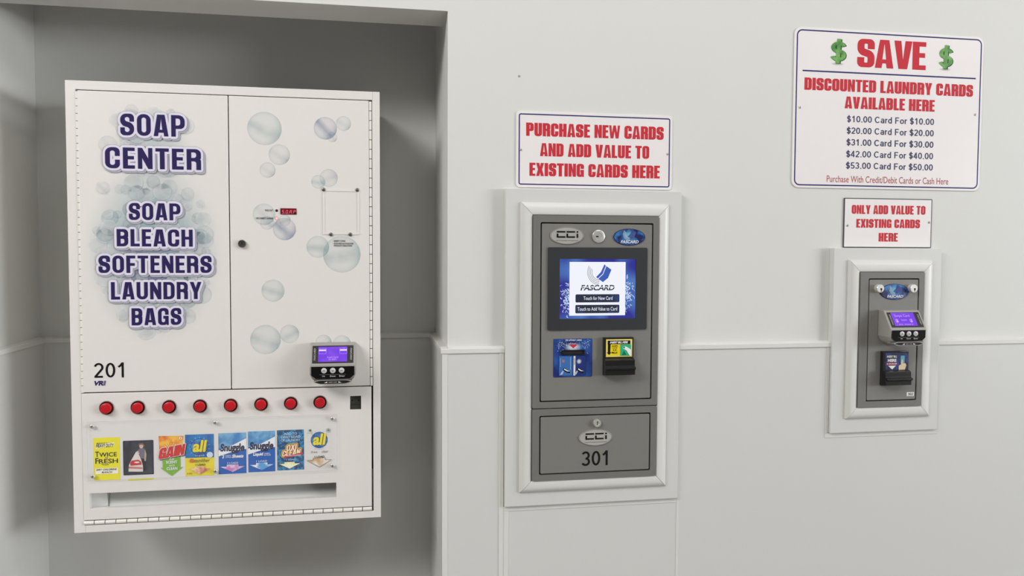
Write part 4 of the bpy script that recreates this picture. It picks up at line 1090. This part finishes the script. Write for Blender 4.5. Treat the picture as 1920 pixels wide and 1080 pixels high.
def snuggle(a, r, second, sx):
    a.one(rect(r), ink((22, 92, 178))).up(); a.one(inr(r, [(0, .62), (1, .70), (1, 1), (0, 1)]), print_blend('sky_card_print', (60, 130, 192), (120, 176, 214), 40, .4, .6)).up()
    w_ = [(0, .58), (.25, .66), (.5, .70), (.75, .78), (1, .86), (1, .60), (.7, .56), (.4, .52), (.15, .47), (0, .44)]
    a.one(inr(r, w_), Wt).up(); a.text('Snuggle', sub(r, .06, .94, .50, .745), ink((30, 28, 70)), bold=.042, shear=.1)
    if second == 'Sheets':
        a.text('2', sub(r, .12, .20, .39, .47), Wt, bold=.05, shear=.2); a.text('FABRIC', sub(r, .24, .46, .435, .465), Wt); a.text('SOFTENER', sub(r, .24, .46, .395, .425), Wt); a.text('Sheets', sub(r, .48, .90, .39, .475), Wt, bold=.04, shear=.2)
    else:
        a.text('Liquid', sub(r, .18, .56, .38, .48), Wt, bold=.04, shear=.2); a.text('FABRIC', sub(r, .60, .82, .435, .465), Wt); a.text('SOFTENER', sub(r, .58, .84, .395, .425), Wt)
    a.text('2 LOADS' if second == 'Sheets' else '1 LOAD', sub(r, .30, .70, .24, .29), ink((200, 214, 236)), bold=.02)
    arrow(a, r, print_blend('rose_arrow_print', (206, 120, 190), (240, 236, 240), 45, .42, .6) if second == 'Sheets' else print_blend('sky_arrow_print', (90, 160, 220), (240, 240, 240), 45, .42, .6), u0=.06, u1=.94, v0=.045, v1=.18, vt=.225)
def oxi(a, r):
    a.one(rect(r), print_blend('water_print', (10, 62, 112), (40, 140, 190), 130, .46, .6)).up()
    for t, q in (('ADD TO', (.26, .74, .875, .935)), ('EVERY LOAD', (.14, .86, .795, .855)), ('OF LAUNDRY', (.14, .86, .715, .775))): a.text(t, sub(r, *q), ink((196, 220, 232)), bold=.01)
    for k, (mm, fat) in enumerate(((ink((216, 196, 60)), .0034), (ink((180, 40, 30)), .0016), (ink((250, 236, 196)), .0002))):
        for t, q in (('OXI', (.34, .70, .50, .64)), ('CLEAN', (.18, .84, .36, .50))):
            q = sub(r, *q)
            for gg in block_contours(t, q, gap=.08, st=.17, b=.13, w=.55, R=.22):
                gg = [[(x + .15 * (z - q[2]), z + (x - q[0]) * .10 - .002) for x, z in cc] for cc in gg]; a.poly(gg, mm)
                for cc in gg: a.band(cc, fat, mm)
        a.up()
    a.one(inr(r, [(.26, .30), (.96, .385), (.96, .435), (.26, .35)]), ink((200, 40, 60))).up(); a.text('STAIN FIGHTER', sub(r, .34, .88, .345, .385), Wt)
    a.text('1 LOAD', sub(r, .34, .70, .245, .285), ink((190, 205, 225)), bold=.02); arrow(a, r, print_blend('lemon_arrow_print', (236, 210, 50), (250, 246, 210), 45, .42, .6), u0=.06, u1=.86, v0=.04, v1=.165, vt=.205)
def all_free(a, r):
    a.one(rect(r), ink((226, 222, 218))).up(); cx, cz = inr(r, [(.50, .70)])[0]; all_logo(a, cx, cz, (r[1] - r[0]) * .345); a.up()
    a.one(ell(*inr(r, [(.13, .945)])[0], .003), ink((90, 110, 90))); a.text('FRAGRANCE', sub(r, .02, .24, .87, .90), ink((120, 170, 90))); a.ring(*inr(r, [(.88, .93)])[0], .0055, .0008, ink((110, 124, 134))); a.one(ell(*inr(r, [(.88, .935)])[0], .0026), ink((110, 124, 134)))
    a.text('free', sub(r, .16, .42, .385, .44), ink((90, 92, 96)), shear=.2); a.text('clear', sub(r, .60, .88, .385, .45), ink((90, 92, 96)), shear=.2)
    a.text('1 LOAD', sub(r, .30, .72, .265, .315), ink((40, 40, 40)), bold=.03)
    arrow(a, r, ink((130, 116, 104)), u0=-.02, u1=1.02, v0=.03, v1=.215, vt=.265); a.up(); arrow(a, r, print_blend('sand_arrow_print', (206, 166, 110), (232, 220, 210), 45, .42, .6), u0=.02, u1=.98, v0=.043, v1=.206, vt=.254)
CARD_Y = 0.0486
pcard(twice, (-0.6686, -0.6082, 0.9138, 1.0201), 'yellow bleach card')
pcard(laundry_photo, (-0.601, -0.5304, 0.9245, 1.0103), 'dark photo of a child with a laundry sack')
a = Art(YP); a.one(rect((-0.5907, -0.5314, 0.9113, 0.9153)), ink((222, 216, 70))); plab(a.build('card_edge', root), 'yellow card edge peeping out')
pcard(gain, (-0.5196, -0.4594, 0.9174, 1.0194), 'orange and green detergent card')
pcard(all_stain, (-0.4562, -0.3882, 0.9158, 1.0204), 'blue and yellow detergent card')
pcard(lambda a, r: snuggle(a, r, 'Sheets', 0), (-0.3771, -0.3106, 0.9174, 1.0209), 'blue softener sheets card')
pcard(lambda a, r: snuggle(a, r, 'Liquid', 0), (-0.306, -0.2404, 0.9191, 1.0229), 'blue liquid softener card')
pcard(oxi, (-0.2355, -0.1693, 0.9207, 1.0238), 'watery blue stain remover card')
pcard(all_free, (-0.1614, -0.101, 0.922, 1.0268), 'white detergent card')
